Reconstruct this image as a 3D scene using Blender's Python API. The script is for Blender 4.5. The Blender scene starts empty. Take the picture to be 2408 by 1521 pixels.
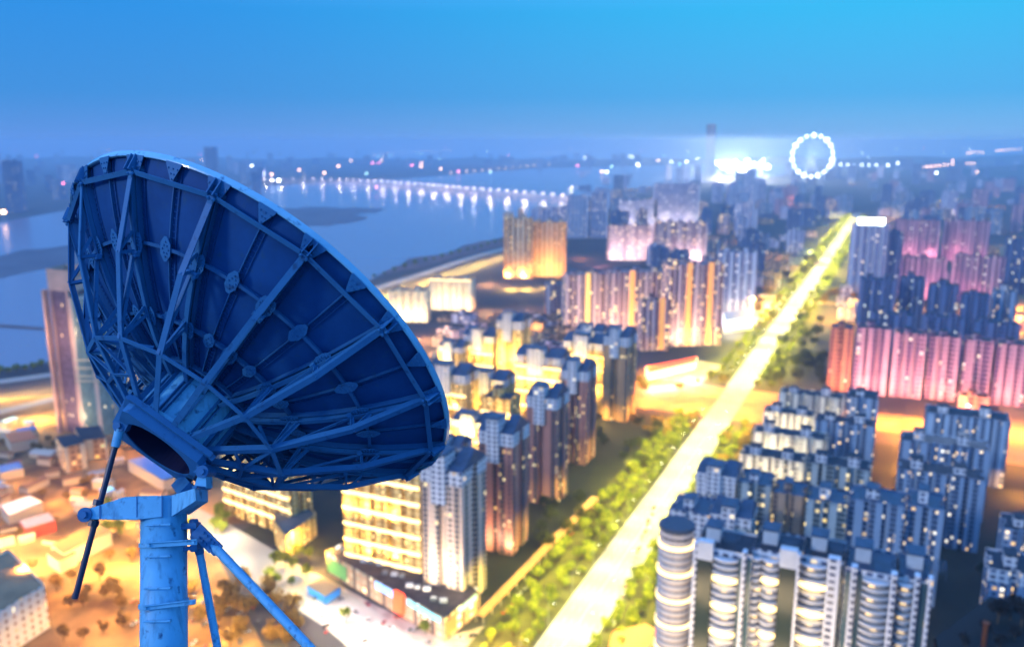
import bpy, bmesh, math, random
from mathutils import Vector, Matrix
rnd = random.Random(7)
S = bpy.context.scene
R = math.radians

# ------------------------------------------------------------------ camera
H = 260.0; TH = R(12)
cam_d = bpy.data.cameras.new('camera'); cam = bpy.data.objects.new('camera', cam_d)
S.collection.objects.link(cam); S.camera = cam
cam.location = (0, 0, H); cam.rotation_euler = (R(90) - TH, 0, 0)
cam_d.sensor_width = 36; cam_d.lens = 2000 / 2408 * 36
cam_d.clip_start = 0.5; cam_d.clip_end = 60000
cam_d.dof.use_dof = True; cam_d.dof.focus_distance = 11.0
cam_d.dof.aperture_fstop = 0.54; cam_d.dof.aperture_blades = 0
S.view_settings.view_transform = 'Standard'; S.view_settings.look = 'None'
S.view_settings.exposure = 0.0; S.view_settings.gamma = 1
S.cycles.use_denoising = True
S.cycles.max_bounces = 5; S.cycles.diffuse_bounces = 2; S.cycles.glossy_bounces = 3
S.cycles.volume_bounces = 2; S.cycles.sample_clamp_indirect = 4; S.cycles.sample_clamp_direct = 0
S.cycles.use_light_tree = True

# ------------------------------------------------------------------ dusk sky
W = bpy.data.worlds.new("World"); S.world = W; W.use_nodes = True
nt = W.node_tree; N = nt.nodes; L = nt.links
for n in list(N): N.remove(n)
out = N.new('ShaderNodeOutputWorld'); bg = N.new('ShaderNodeBackground')
tc = N.new('ShaderNodeTexCoord'); sx = N.new('ShaderNodeSeparateXYZ')
L.new(tc.outputs['Generated'], sx.inputs[0])
def ramp(cols, inp):
    r = N.new('ShaderNodeValToRGB'); L.new(inp, r.inputs[0])
    while len(r.color_ramp.elements) < len(cols): r.color_ramp.elements.new(0.5)
    for e, (p, c) in zip(r.color_ramp.elements, cols): e.position = p; e.color = (*c, 1)
    return r
# elevation ramps for the left (violet) and the right (cyan) of the view
rl = ramp([(0, (.12, .30, .74)), (.05, (.055, .29, .74)), (.14, (.03, .29, .80)), (.28, (.17, .56, 1.45)), (1, (.27, .68, 1.75))], sx.outputs[2])
rr = ramp([(0, (.24, .50, .85)), (.05, (.09, .45, .87)), (.14, (.045, .52, .93)), (.28, (.17, .66, 1.5)), (1, (.27, .68, 1.75))], sx.outputs[2])
mr = N.new('ShaderNodeMapRange'); mr.inputs[1].default_value = -.5; mr.inputs[2].default_value = .45
mr.interpolation_type = 'SMOOTHSTEP'
L.new(sx.outputs[0], mr.inputs[0])
mx = N.new('ShaderNodeMix'); mx.data_type = 'RGBA'
L.new(mr.outputs[0], mx.inputs[0]); L.new(rl.outputs[0], mx.inputs[6]); L.new(rr.outputs[0], mx.inputs[7])
L.new(mx.outputs[2], bg.inputs[0]); bg.inputs[1].default_value = 1.0
L.new(bg.outputs[0], out.inputs[0])
# last glow of the day, from behind and left of the camera
sun_d = bpy.data.lights.new('sun', 'SUN'); sun_d.energy = 1.35; sun_d.angle = R(10); sun_d.color = (.95, .96, 1)
sun = bpy.data.objects.new('sun', sun_d); S.collection.objects.link(sun)
sun.rotation_euler = (R(67), 0, R(-60))

# ------------------------------------------------------------------ pixel helpers (2408-wide picture -> world)
def ray(x, y):
    cx = (x - 1204) / 2000; cy = -(y - 760) / 2000
    return Vector((cx, cy * math.sin(TH) + math.cos(TH), cy * math.cos(TH) - math.sin(TH)))
def P(x, y, h=0.0):
    d = ray(x, y); t = (h - H) / d.z
    return Vector((d.x * t, d.y * t, h))
def Cw(v):      # camera axes (right, up, forward) -> world direction
    return Vector((v[0], v[1] * math.sin(TH) + v[2] * math.cos(TH), v[1] * math.cos(TH) - v[2] * math.sin(TH)))
def Q(x, y, z): # picture point at depth z (for the antenna close by)
    return Vector((0, 0, H)) + ray(x, y) * z
def heightof(yt, yb):
    a, b = ray(1204, yt), ray(1204, yb)
    return H * (1 - (a.z / a.y) * (b.y / b.z))

# ------------------------------------------------------------------ object helpers
COL = S.collection
def tag(o, label=None, cat=None, group=None, kind=None):
    if label: o['label'] = label
    if cat: o['category'] = cat
    if group: o['group'] = group
    if kind: o['kind'] = kind
    return o
def empty(name, loc=(0, 0, 0), rz=0, label=None, cat=None, group=None):
    o = bpy.data.objects.new(name, None); COL.objects.link(o)
    o.location = loc; o.rotation_euler = (0, 0, rz); o.empty_display_size = 1
    return tag(o, label, cat, group)
def obj(name, bm, m, parent=None, smooth=False):
    me = bpy.data.meshes.new(name); bmesh.ops.recalc_face_normals(bm, faces=bm.faces[:])
    bm.to_mesh(me); bm.free(); me.materials.append(m)
    if smooth:
        for p in me.polygons: p.use_smooth = True
    o = bpy.data.objects.new(name, me); COL.objects.link(o)
    if parent: o.parent = parent
    return o
def copy_tree(o, parent=None):
    c = o.copy(); COL.objects.link(c); c.parent = parent
    for ch in o.children: copy_tree(ch, c)
    return c
def box(bm, a, b):
    vs = [bm.verts.new((x, y, z)) for z in (a[2], b[2]) for y in (a[1], b[1]) for x in (a[0], b[0])]
    for f in ((0, 1, 3, 2), (4, 6, 7, 5), (0, 4, 5, 1), (2, 3, 7, 6), (0, 2, 6, 4), (1, 5, 7, 3)):
        bm.faces.new([vs[i] for i in f])
def beam(bm, p, q, w, t, up):
    p, q, up = Vector(p), Vector(q), Vector(up)
    d = (q - p).normalized(); s = d.cross(up)
    if s.length < 1e-5: s = d.orthogonal()
    s.normalize(); n = s.cross(d).normalized()
    vs = []
    for c in (p, q):
        for i, j in ((-1, -1), (1, -1), (1, 1), (-1, 1)):
            vs.append(bm.verts.new(c + s * (i * w / 2) + n * (j * t / 2)))
    for f in ((3, 2, 1, 0), (4, 5, 6, 7), (0, 1, 5, 4), (1, 2, 6, 5), (2, 3, 7, 6), (3, 0, 4, 7)):
        bm.faces.new([vs[i] for i in f])
def angle(bm, p, q, w, up, t=.012):       # L-section: a flange across and a web standing on its edge
    p, q, up = Vector(p), Vector(q), Vector(up)
    d = (q - p).normalized(); s = d.cross(up)
    if s.length < 1e-5: s = d.orthogonal()
    s.normalize(); n = s.cross(d).normalized()
    beam(bm, p, q, w, t, n)
    o = s * (w / 2 - t / 2) - n * (w / 2 + .001)
    beam(bm, p + o, q + o, t, w - t, n)
def tube(bm, p, q, r, r2=None, seg=20, cap=True):
    p, q = Vector(p), Vector(q); r2 = r if r2 is None else r2
    d = (q - p).normalized(); a = d.orthogonal().normalized(); b = d.cross(a)
    A, B = [], []
    for i in range(seg):
        t = 2 * math.pi * i / seg; o = a * math.cos(t) + b * math.sin(t)
        A.append(bm.verts.new(p + o * r)); B.append(bm.verts.new(q + o * r2))
    for i in range(seg):
        j = (i + 1) % seg; bm.faces.new((A[i], A[j], B[j], B[i]))
    if cap: bm.faces.new(A[::-1]); bm.faces.new(B)
def prism(bm, poly, z0, z1, uv=False, cap=True, off=(0, 0)):
    lo = [bm.verts.new((p[0], p[1], z0)) for p in poly]; hi = [bm.verts.new((p[0], p[1], z1)) for p in poly]
    lay = bm.loops.layers.uv.verify() if uv else None
    u = off[0]; n = len(poly)
    for i in range(n):
        j = (i + 1) % n; f = bm.faces.new((lo[i], lo[j], hi[j], hi[i]))
        if uv:
            du = math.hypot(poly[j][0] - poly[i][0], poly[j][1] - poly[i][1])
            for l, c in zip(f.loops, ((u, z0), (u + du, z0), (u + du, z1), (u, z1))): l[lay].uv = c
            u += du
    if cap:
        f = bm.faces.new(hi)
        if uv:
            for l in f.loops: l[lay].uv = (0.1, 0.1)
def newbm(): return bmesh.new()

# ------------------------------------------------------------------ materials
def mat(name, col, rough=.7, metal=0, noise=0, scale=1.0, emit=0, col2=None, bump=0, coord='Object', spec=.5):
    m = bpy.data.materials.new(name); m.use_nodes = True; n = m.node_tree.nodes; l = m.node_tree.links
    b = n['Principled BSDF']; b.inputs['Base Color'].default_value = (*col, 1)
    b.inputs['Roughness'].default_value = rough; b.inputs['Metallic'].default_value = metal
    b.inputs['Specular IOR Level'].default_value = spec
    if emit:
        b.inputs['Emission Color'].default_value = (*col, 1); b.inputs['Emission Strength'].default_value = emit
    if noise or col2 or bump:
        t = n.new('ShaderNodeTexCoord'); nz = n.new('ShaderNodeTexNoise'); nz.inputs['Scale'].default_value = scale
        nz.inputs['Detail'].default_value = 5; l.new(t.outputs[coord], nz.inputs[0])
        if noise or col2:
            r = n.new('ShaderNodeValToRGB'); l.new(nz.outputs[0], r.inputs[0])
            c2 = col2 or tuple(c * (1 - noise) for c in col)
            r.color_ramp.elements[0].position = .38; r.color_ramp.elements[1].position = .62
            r.color_ramp.elements[0].color = (*c2, 1); r.color_ramp.elements[1].color = (*col, 1)
            l.new(r.outputs[0], b.inputs['Base Color'])
        if bump:
            bp = n.new('ShaderNodeBump'); bp.inputs['Strength'].default_value = bump; l.new(nz.outputs[0], bp.inputs['Height'])
            l.new(bp.outputs[0], b.inputs['Normal'])
    return m
def facade(name, wall, accent=None, glass=(.03, .04, .06), bay=3.4, floor=3.1, wu=(.2, .8), wv=(.3, .85),
           period=0, pw=(.0, .3), lit=.08, ls=1.5, litc=((1, .62, .2), (1, .85, .55)), slab=None, inv=0):
    m = bpy.data.materials.new(name); m.use_nodes = True; n = m.node_tree.nodes; l = m.node_tree.links
    b = n['Principled BSDF']
    def MT(op, a, c=None, d=None):
        k = n.new('ShaderNodeMath'); k.operation = op
        for i, v in enumerate((a, c, d)):
            if v is None: continue
            if isinstance(v, (int, float)): k.inputs[i].default_value = v
            else: l.new(v, k.inputs[i])
        return k.outputs[0]
    def MX(f, a, c):
        k = n.new('ShaderNodeMix'); k.data_type = 'RGBA'
        for i, v in ((0, f), (6, a), (7, c)):
            if isinstance(v, tuple): k.inputs[i].default_value = (*v, 1)
            elif isinstance(v, (int, float)): k.inputs[i].default_value = v
            else: l.new(v, k.inputs[i])
        return k.outputs[2]
    def band(x, lo, hi): return MT('MULTIPLY', MT('GREATER_THAN', x, lo), MT('LESS_THAN', x, hi))
    uv = n.new('ShaderNodeUVMap'); sp = n.new('ShaderNodeSeparateXYZ'); l.new(uv.outputs[0], sp.inputs[0])
    u, v = sp.outputs[0], sp.outputs[1]
    ub = MT('DIVIDE', u, bay); vb = MT('DIVIDE', v, floor)
    fu, fv = MT('FRACT', ub), MT('FRACT', vb)
    win = MT('MULTIPLY', band(fu, *wu), band(fv, *wv))
    info = n.new('ShaderNodeObjectInfo'); cmb = n.new('ShaderNodeCombineXYZ')
    l.new(MT('FLOOR', ub), cmb.inputs[0]); l.new(MT('FLOOR', vb), cmb.inputs[1]); l.new(MT('MULTIPLY', info.outputs['Random'], 97.0), cmb.inputs[2])
    wn = n.new('ShaderNodeTexWhiteNoise'); wn.noise_dimensions = '3D'; l.new(cmb.outputs[0], wn.inputs[0])
    sc = n.new('ShaderNodeSeparateColor'); l.new(wn.outputs['Color'], sc.inputs[0])
    on = MT('LESS_THAN', wn.outputs['Value'], lit)
    tone = n.new('ShaderNodeTexNoise'); tone.inputs['Scale'].default_value = .08; tone.inputs['Detail'].default_value = 4
    t2 = n.new('ShaderNodeTexCoord'); l.new(t2.outputs['Object'], tone.inputs[0])
    base = MX(tone.outputs[0], tuple(c * .75 for c in wall), tuple(min(1, c * 1.25) for c in wall))
    notstripe = None
    if period:
        fp = MT('FRACT', MT('DIVIDE', u, period)); st = band(fp, *pw)
        base = MX(st, base, accent); notstripe = MT('SUBTRACT', 1.0, st)
    if slab:
        base = MX(MT('LESS_THAN', fv, .16), base, slab)
    glassc = MX(sc.outputs[0], glass, tuple(min(1, g * 2.2 + .01) for g in glass))
    if notstripe is not None:
        if inv:
            sparse = MT('LESS_THAN', sc.outputs[0], inv)
            cols = MT('FRACT', MT('MULTIPLY', MT('FLOOR', ub), .5)); sparse = MT('MULTIPLY', MT('LESS_THAN', cols, .3), MT('LESS_THAN', MT('FRACT', MT('DIVIDE', u, 13.7)), inv))
            keep = MT('MAXIMUM', st, sparse); win = MT('MULTIPLY', win, keep)
            base = MX(MT('MULTIPLY', st, MT('LESS_THAN', fv, .2)), base, tuple(min(1, c * .8) for c in wall))
        else: win = MT('MULTIPLY', win, notstripe)
    base = MX(win, base, glassc)
    l.new(base, b.inputs['Base Color'])
    l.new(MT('SUBTRACT', .75, MT('MULTIPLY', win, .5)), b.inputs['Roughness'])
    lc = MX(sc.outputs[1], litc[0], litc[1]); l.new(lc, b.inputs['Emission Color'])
    l.new(MT('MULTIPLY', MT('MULTIPLY', on, win), MT('MULTIPLY', MT('ADD', sc.outputs[2], .3), ls)), b.inputs['Emission Strength'])
    return m
YEL = ((1, .55, .12), (1, .85, .45)); MIX = ((1, .58, .15), (.95, .9, .75))
F = dict(
 brown=facade('brown_brick_facade', (.46, .20, .15), (.035, .035, .05), period=9.5, pw=(0.3, 0.72), wu=(.25, .75), lit=.12, litc=YEL, slab=(.30, .14, .11), inv=0.35),
 amber=facade('amber_brick_facade', (.60, .33, .15), (.06, .05, .05), period=9.5, pw=(0.3, 0.7), lit=.10, litc=YEL, inv=0.35),
 peach=facade('peach_facade', (.66, .46, .34), (.13, .10, .09), period=8.5, pw=(0.34, 0.7), lit=.06, litc=YEL, slab=(.75, .6, .5), inv=0.4),
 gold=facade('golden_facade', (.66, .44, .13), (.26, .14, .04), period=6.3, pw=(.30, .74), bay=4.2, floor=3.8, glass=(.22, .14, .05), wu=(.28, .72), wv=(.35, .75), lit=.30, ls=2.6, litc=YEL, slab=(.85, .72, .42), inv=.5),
 white=facade('white_facade', (.66, .66, .69), glass=(.05, .06, .10), bay=4, lit=.04),
 cream=facade('cream_pink_facade', (.66, .48, .46), (.20, .08, .10), period=10.8, pw=(.25, .75), bay=5.4, floor=4.8, glass=(.07, .025, .05), wu=(.12, .88), wv=(.25, .85), lit=.16, ls=2.4, litc=YEL, inv=.4),
 orange=facade('orange_facade', (.75, .36, .14), (.85, .6, .35), period=14, pw=(.0, .35), bay=5, floor=4.6, glass=(.25, .09, .03), lit=.15, litc=YEL),
 pink=facade('rose_facade', (.55, .30, .34), (.10, .05, .13), period=12, pw=(0.25, 0.62), glass=(.05, .02, .07), bay=5.4, floor=4.6, lit=.07, litc=((1, .75, .4), (1, .9, .8)), slab=(.62, .34, .42), inv=0.5),
 rust=facade('rust_facade', (.66, .26, .12), (.25, .08, .07), period=11, pw=(0.3, 0.6), bay=5, floor=4.6, glass=(.12, .04, .05), lit=.08, litc=((1, .2, .05), (1, .8, .4)), inv=0.5),
 navy=facade('navy_facade', (.10, .15, .30), (.04, .06, .14), period=9, pw=(0.2, 0.6), bay=5, floor=4.4, glass=(.02, .03, .08), lit=.08, litc=((1, .75, .35), (.8, .95, .9)), inv=0.5),
 blue=facade('pale_blue_facade', (.24, .33, .46), (.05, .08, .15), period=8, pw=(0.22, 0.62), glass=(.02, .035, .07), lit=.15, ls=1.8, litc=MIX, inv=0.4),
 teal=facade('grey_teal_facade', (.36, .42, .44), (.04, .06, .07), period=9, pw=(0.2, 0.66), glass=(.02, .035, .045), lit=.18, ls=1.8, litc=((1, .7, .2), (1, .85, .5)), inv=0.4),
 ivory=facade('ivory_facade', (.70, .66, .56), (.13, .12, .13), period=8, pw=(0.25, 0.62), glass=(.10, .09, .08), lit=.20, litc=((1, .75, .35), (1, .92, .65)), inv=0.5),
 grey=facade('grey_lilac_facade', (.40, .36, .46), (.62, .6, .66), period=16, pw=(.0, .3), bay=6, floor=5, glass=(.06, .06, .14), lit=.12, litc=((1, .7, .4), (1, .9, .8))),
 umber=facade('umber_facade', (.42, .28, .19), (.10, .07, .06), period=7, pw=(0.3, 0.66), glass=(.06, .04, .04), lit=.1, litc=YEL, inv=0.5),
 beige=facade('beige_lit_facade', (.85, .70, .50), (.55, .36, .2), period=7, pw=(.0, .3), glass=(.4, .28, .15), lit=.3, ls=1.2, litc=YEL),
 glass=facade('green_glass_facade', (.18, .25, .24), (.62, .45, .36), period=16, pw=(.0, .22), glass=(.07, .12, .12), bay=2.2, wu=(.1, .9), wv=(.1, .9), lit=.02),
 plum=facade('plum_glass_facade', (.13, .07, .10), (.45, .26, .22), period=34, pw=(.0, .14), glass=(.08, .05, .08), bay=2.2, wu=(.1, .9), wv=(.1, .9), lit=.01),
)
M = dict(
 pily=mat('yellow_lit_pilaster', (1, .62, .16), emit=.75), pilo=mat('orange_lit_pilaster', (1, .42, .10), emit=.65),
 roof=mat('dark_roof', (.02, .028, .05), .8, noise=.5, scale=.2),
 blueroof=mat('blue_slate_roof', (.03, .06, .12), .5, noise=.4, scale=.3),
 whitew=mat('white_render', (.60, .60, .62), .6, noise=.12, scale=.2),
 glow=mat('warm_light_strip', (1, .72, .30), emit=3.0),
 glowy=mat('golden_light_strip', (1, .62, .14), emit=2.6),
 lampw=mat('white_lamp', (.9, .95, 1), emit=20),
 lampo=mat('amber_lamp', (1, .55, .28), emit=16),
 lampr=mat('pink_lamp', (1, .2, .32), emit=14),
 lampg=mat('mint_lamp', (.6, 1, .85), emit=6),
 steel=mat('grey_steel', (.25, .27, .3), .5, .3),
 bark=mat('bark', (.10, .06, .03), .9),
 leaf=mat('leaf_green', (.24, .26, .010), .8, col2=(.06, .10, .006), scale=.3),
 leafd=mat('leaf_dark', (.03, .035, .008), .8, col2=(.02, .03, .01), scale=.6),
 leafo=mat('leaf_autumn', (.28, .16, .03), .8, col2=(.10, .05, .01), scale=.6),
 road=mat('pale_concrete_road', (.34, .32, .29), .85, noise=.15, scale=.02),
 asphalt=mat('asphalt', (.28, .18, .09), .85, noise=.3, scale=.05),  # orange of the street lamps is put into the asphalt colour
 white=mat('road_paint', (.7, .7, .66), .6),
 verge=mat('verge_grass', (.06, .06, .015), .95, col2=(.02, .02, .008), scale=.1),
 garden=mat('garden_ground', (.012, .014, .008), .95, col2=(.006, .008, .006), scale=.05),
 earth=mat('site_earth', (.34, .19, .07), .95, col2=(.09, .04, .015), scale=.03),
 sand=mat('sandbar_mud', (.10, .10, .13), .95, col2=(.07, .07, .10), scale=.01),
 silt=mat('shore_silt', (.17, .09, .09), .95, col2=(.10, .06, .07), scale=.01),
 plaza=mat('plaza_paving', (.42, .33, .30), .7, noise=.45, scale=.12),
 shedb=mat('blue_sheet_roof', (.10, .22, .50), .5, noise=.2, scale=.5),
 shedr=mat('red_sheet_roof', (.5, .06, .04), .5), sheds=mat('shed_wall', (.55, .42, .3), .8),
 deck=mat('bridge_concrete', (.55, .48, .44), .8), tyre=mat('tyre', (.02, .02, .02), .9),
 signr=mat('red_lit_sign', (1, .10, .03), emit=2.5), signb=mat('blue_lit_sign', (.25, .5, 1), emit=2.0),
 signw=mat('white_lit_sign', (.9, .95, 1), emit=6), canopy=mat('blue_canopy', (.05, .30, .75), .5),
 green=mat('green_hoarding', (.15, .42, .14), .7), brickp=mat('orange_paving', (.5, .24, .12), .85, noise=.2, scale=.2),
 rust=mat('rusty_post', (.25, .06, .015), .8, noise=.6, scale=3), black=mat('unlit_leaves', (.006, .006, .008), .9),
 dgreen=mat('dark_green_glass', (.02, .035, .03), .25), darkglass=mat('dark_balcony_glass', (.05, .045, .05), .3),
)
def light(parent, loc, power, col, size=3.0, aim=(0, 0, -1)):
    d = bpy.data.lights.new('lamp_and_fill_light', 'AREA'); d.shape = 'DISK'; d.size = size; d.energy = power; d.color = col
    o = bpy.data.objects.new('lamp_and_fill_light', d); COL.objects.link(o); o.parent = parent; o.location = loc
    o.rotation_euler = Vector(aim).to_track_quat('-Z', 'Y').to_euler()
    return o
OR, YE, WH, PK, CO = (1, .33, .03), (1, .66, .22), (1, .86, .62), (1, .25, .42), (.7, .85, 1)

# ------------------------------------------------------------------ setting: ground, river, roads
def sheet(name, pts, z, m, kind='structure'):
    bm = newbm(); f = bm.faces.new([bm.verts.new((p[0], p[1], z)) for p in pts])
    if f.normal.z < 0: f.normal_flip()
    bmesh.ops.triangulate(bm, faces=bm.faces[:])
    o = obj(name, bm, m); o['kind'] = kind; return o
gm = mat('city_ground', (.05, .04, .045), .95, col2=(.015, .018, .028), scale=.006)
sheet('ground', [(-14000, -2000), (14000, -2000), (14000, 14000), (-14000, 14000)], 0, gm)
def px(pts, h=0): return [P(x, y, h) for x, y in pts]
wm = bpy.data.materials.new('river_water'); wm.use_nodes = True
b = wm.node_tree.nodes['Principled BSDF']; b.inputs['Base Color'].default_value = (.22, .17, .22, 1)
b.inputs['Roughness'].default_value = .24; b.inputs['Specular IOR Level'].default_value = .6
_t = wm.node_tree.nodes.new('ShaderNodeTexCoord'); _n = wm.node_tree.nodes.new('ShaderNodeTexNoise'); _n.inputs['Scale'].default_value = .05
_b = wm.node_tree.nodes.new('ShaderNodeBump'); _b.inputs['Strength'].default_value = .15
wm.node_tree.links.new(_t.outputs['Object'], _n.inputs[0]); wm.node_tree.links.new(_n.outputs[0], _b.inputs['Height']); wm.node_tree.links.new(_b.outputs[0], b.inputs['Normal'])
near = [(-400, 905), (-120, 885), (0, 868), (140, 848), (300, 812), (520, 770), (700, 722), (890, 650), (1000, 612), (1100, 582), (1190, 560), (1330, 480), (1450, 445), (1700, 425), (1900, 406)]
far = [(1900, 388), (1650, 386), (1440, 391), (1290, 394), (1100, 408), (950, 420), (800, 428), (600, 437), (450, 456), (160, 494), (0, 522), (-300, 565)]
sheet('river', px(near + far), .15, wm)
def shore(pts, j, seed):     # breaks a coarse outline into an uneven one
    r = random.Random(seed); o = []
    for i in range(len(pts)):
        a, b = pts[i], pts[(i + 1) % len(pts)]
        for k in range(5):
            t = k / 5; o.append((a[0] + (b[0] - a[0]) * t + r.uniform(-j, j), a[1] + (b[1] - a[1]) * t + r.uniform(-j, j) * .3))
    return o
sheet('sandbar', px(shore([(640, 492), (740, 487), (860, 489), (912, 492), (880, 500), (830, 503), (868, 512), (840, 522), (760, 532), (640, 530)], 5, 1)), .35, M['sand'])
sheet('mudflat', px(shore([(-200, 640), (-60, 612), (60, 588), (170, 577), (300, 575), (300, 600), (170, 622), (60, 640), (0, 655), (-200, 690)], 4, 2)), .35, M['sand'])
sheet('silt_bank', px(shore([(880, 652), (940, 622), (960, 608), (1010, 600), (1060, 596), (1090, 575), (1190, 556), (1190, 575), (1000, 625)], 4, 3)), .3, M['silt'])
sheet('silt_bank', px([(-200, 760), (0, 762), (190, 776), (190, 783), (0, 770), (-200, 772)]), .3, M['silt'])
# hills on the horizon
def hills(name, x0, x1, dist, h0, h1, seed):
    r = random.Random(seed); bm = newbm(); n = 40; rows = []
    for i in range(n + 1):
        x = x0 + (x1 - x0) * i / n; t = i / n
        h = h0 + (h1 - h0) * t + 18 * math.sin(i * .9 + seed) + r.uniform(-8, 8)
        X = (x - 1204) / 2000 * dist * .98
        rows.append([bm.verts.new((X, dist + dy, hh)) for dy, hh in ((-900, 0), (-400, h * .6), (0, max(h, 3)), (600, h * .5), (1300, 0))])
    for a, c in zip(rows, rows[1:]):
        for k in range(4): bm.faces.new((a[k], c[k], c[k + 1], a[k + 1]))
    o = obj(name, bm, mat('hill_' + str(seed), (.04, .06, .05), .95, noise=.4, scale=.005), smooth=True); o['kind'] = 'structure'
hills('hills', -500, 1300, 12200, 60, 30, 1); hills('hills', 1250, 2950, 12000, 20, 110, 2); hills('hills', 2080, 3300, 7600, 0, 200, 3)
sheet('construction_ground', px([(-300, 960), (150, 925), (300, 930), (480, 1080), (620, 1160), (600, 1230), (470, 1230), (560, 1400), (640, 1560), (-300, 1560)]), .10, M['earth'])

U = Vector((math.sin(R(24.4)), math.cos(R(24.4)), 0)); V = Vector((math.cos(R(24.4)), -math.sin(R(24.4)), 0))
A0 = P(1322, 1521)
def AV(s, o, z=0): p = A0 + U * s + V * o; return Vector((p.x, p.y, z))
def strip(name, s0, s1, o0, o1, z, m): return sheet(name, [AV(s0, o0), AV(s1, o0), AV(s1, o1), AV(s0, o1)], z, m)
strip('garden_ground', 30, 405, -250, -13, .12, M['garden'])
strip('garden_ground', -60, 405, 40, 420, .12, M['garden'])
strip('verge', -120, 405, -46, -13, .18, M['verge']); strip('verge', -120, 405, 13, 42, .18, M['verge'])
strip('verge', 535, 3000, -40, -13, .18, M['verge']); strip('verge', 535, 3000, 13, 40, .18, M['verge'])
bm = newbm()
for a, c in ((-13.3, -12.9), (12.9, 13.3)):
    for s0, s1 in ((-120, 405), (535, 3000)):
        p = [AV(s0, a), AV(s1, a), AV(s1, c), AV(s0, c)]
        lo = [bm.verts.new((q.x, q.y, 0)) for q in p]; hi = [bm.verts.new((q.x, q.y, .4)) for q in p]
        bm.faces.new(hi)
        for i in range(4): bm.faces.new((lo[i], lo[(i + 1) % 4], hi[(i + 1) % 4], hi[i]))
obj('kerb', bm, M['whitew'])['kind'] = 'structure'
strip('avenue', -160, 3100, -12.8, 12.8, .26, M['road'])
bm = newbm()
for lane in (-8.4, -4.2, 4.2, 8.4):
    s = -120
    while s < 900:
        p = [AV(s, lane - .12), AV(s + 5, lane - .12), AV(s + 5, lane + .12), AV(s, lane + .12)]
        bm.faces.new([bm.verts.new((q.x, q.y, .31)) for q in p]); s += 13
for lane in (-.25, .25):
    p = [AV(-120, lane - .1), AV(405, lane - .1), AV(405, lane + .1), AV(-120, lane + .1)]
    bm.faces.new([bm.verts.new((q.x, q.y, .31)) for q in p])
obj('road_markings', bm, M['white'])['kind'] = 'structure'
strip('cross_street', 418, 528, -230, 60, .22, M['asphalt'])
strip('cross_street', 440, 500, 60, 900, .22, M['asphalt'])
strip('side_street', 1085, 1115, -300, 420, .22, M['asphalt'])

def road(name, pts, w, z, m):
    c = [P(x, y) for x, y in pts]; a, b2 = [], []
    for i, p in enumerate(c):
        d = (c[min(i + 1, len(c) - 1)] - c[max(i - 1, 0)]).normalized(); n = Vector((-d.y, d.x, 0))
        a.append(p + n * w / 2); b2.append(p - n * w / 2)
    return sheet(name, a + b2[::-1], z, m)
road('river_road', [(600, 812), (760, 738), (890, 676), (1000, 642), (1100, 608), (1190, 583)], 26, .2, M['road'])
road('river_road', [(-200, 905), (0, 897), (140, 878), (300, 845), (600, 770)], 20, .2, M['road'])
road('embankment_road', [(-200, 985), (0, 968), (150, 932), (300, 900)], 18, .2, M['road'])
road('shopping_street', [(380, 1190), (470, 1235), (560, 1290), (690, 1370), (820, 1450), (930, 1540)], 30, .2, M['road'])
road('side_street', [(2440, 1100), (2412, 980), (2402, 800), (2392, 670), (2356, 605), (2345, 575)], 46, .21, M['asphalt'])
road('hill_road', [(2080, 492), (2150, 482), (2265, 462)], 60, .25, M['asphalt'])
sheet('plaza', px([(740, 1345), (900, 1430), (1040, 1500), (1140, 1470), (1230, 1560), (900, 1560), (700, 1400)]), .16, M['plaza'])
sheet('bright_forecourt', px([(1515, 860), (1640, 845), (1700, 860), (1640, 905), (1515, 895)]), .19, M['plaza'])
sheet('bright_forecourt', px([(1690, 745), (1790, 690), (1850, 700), (1770, 775), (1700, 785)]), .19, M['plaza'])

# ------------------------------------------------------------------ buildings
BUILT = []
def comb(Wd, D, nb, rd):
    p = Wd / nb; pts = []
    for i in range(nb):
        a = i * p
        if i: pts.append((a, rd))
        else: pts.append((0, 0))
        if i: pts.append((a + .16 * p, rd)); pts.append((a + .16 * p, 0))
        pts.append((a + .84 * p, 0) if i < nb - 1 else (Wd, 0))
        if i < nb - 1: pts.append((a + .84 * p, rd))
    pts += [(Wd, D * .38), (Wd - rd * .8, D * .38), (Wd - rd * .8, D * .6), (Wd, D * .6), (Wd, D), (0, D), (0, D * .6), (rd * .8, D * .6), (rd * .8, D * .38), (0, D * .38)]
    o = []
    for q in pts:
        if not o or (abs(o[-1][0] - q[0]) + abs(o[-1][1] - q[1])) > 1e-3: o.append(q)
    return o
def place(xl, yt, yb, xr, ori):
    h = heightof(yt, yb); w = Vector((math.cos(R(ori)), math.sin(R(ori)), 0))
    p = P(xl, yt, h); c = (xr - 1204) / 2000; ct, st = math.cos(TH), math.sin(TH)
    s = (c * (p.y * ct + (H - h) * st) - p.x) / (w.x - c * w.y * ct)
    return h, p, s
def T(label, xl, yt, yb, xr, st, D=22, ori=-24.4, kind='plain', cat='apartment tower', name='apartment_tower', group=None, strips=None, pent=True, rm='roof', crown=None, nb=None, pil=None):
    h, p, Wd = place(xl, yt, yb, xr, ori)
    e = build(label, (p.x, p.y), R(ori), Wd, D, h, st, kind, cat, name, group, strips, pent, rm, crown, nb)
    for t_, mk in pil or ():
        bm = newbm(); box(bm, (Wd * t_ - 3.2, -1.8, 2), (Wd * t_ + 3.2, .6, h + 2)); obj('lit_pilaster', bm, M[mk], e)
    return h, p, Wd
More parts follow.
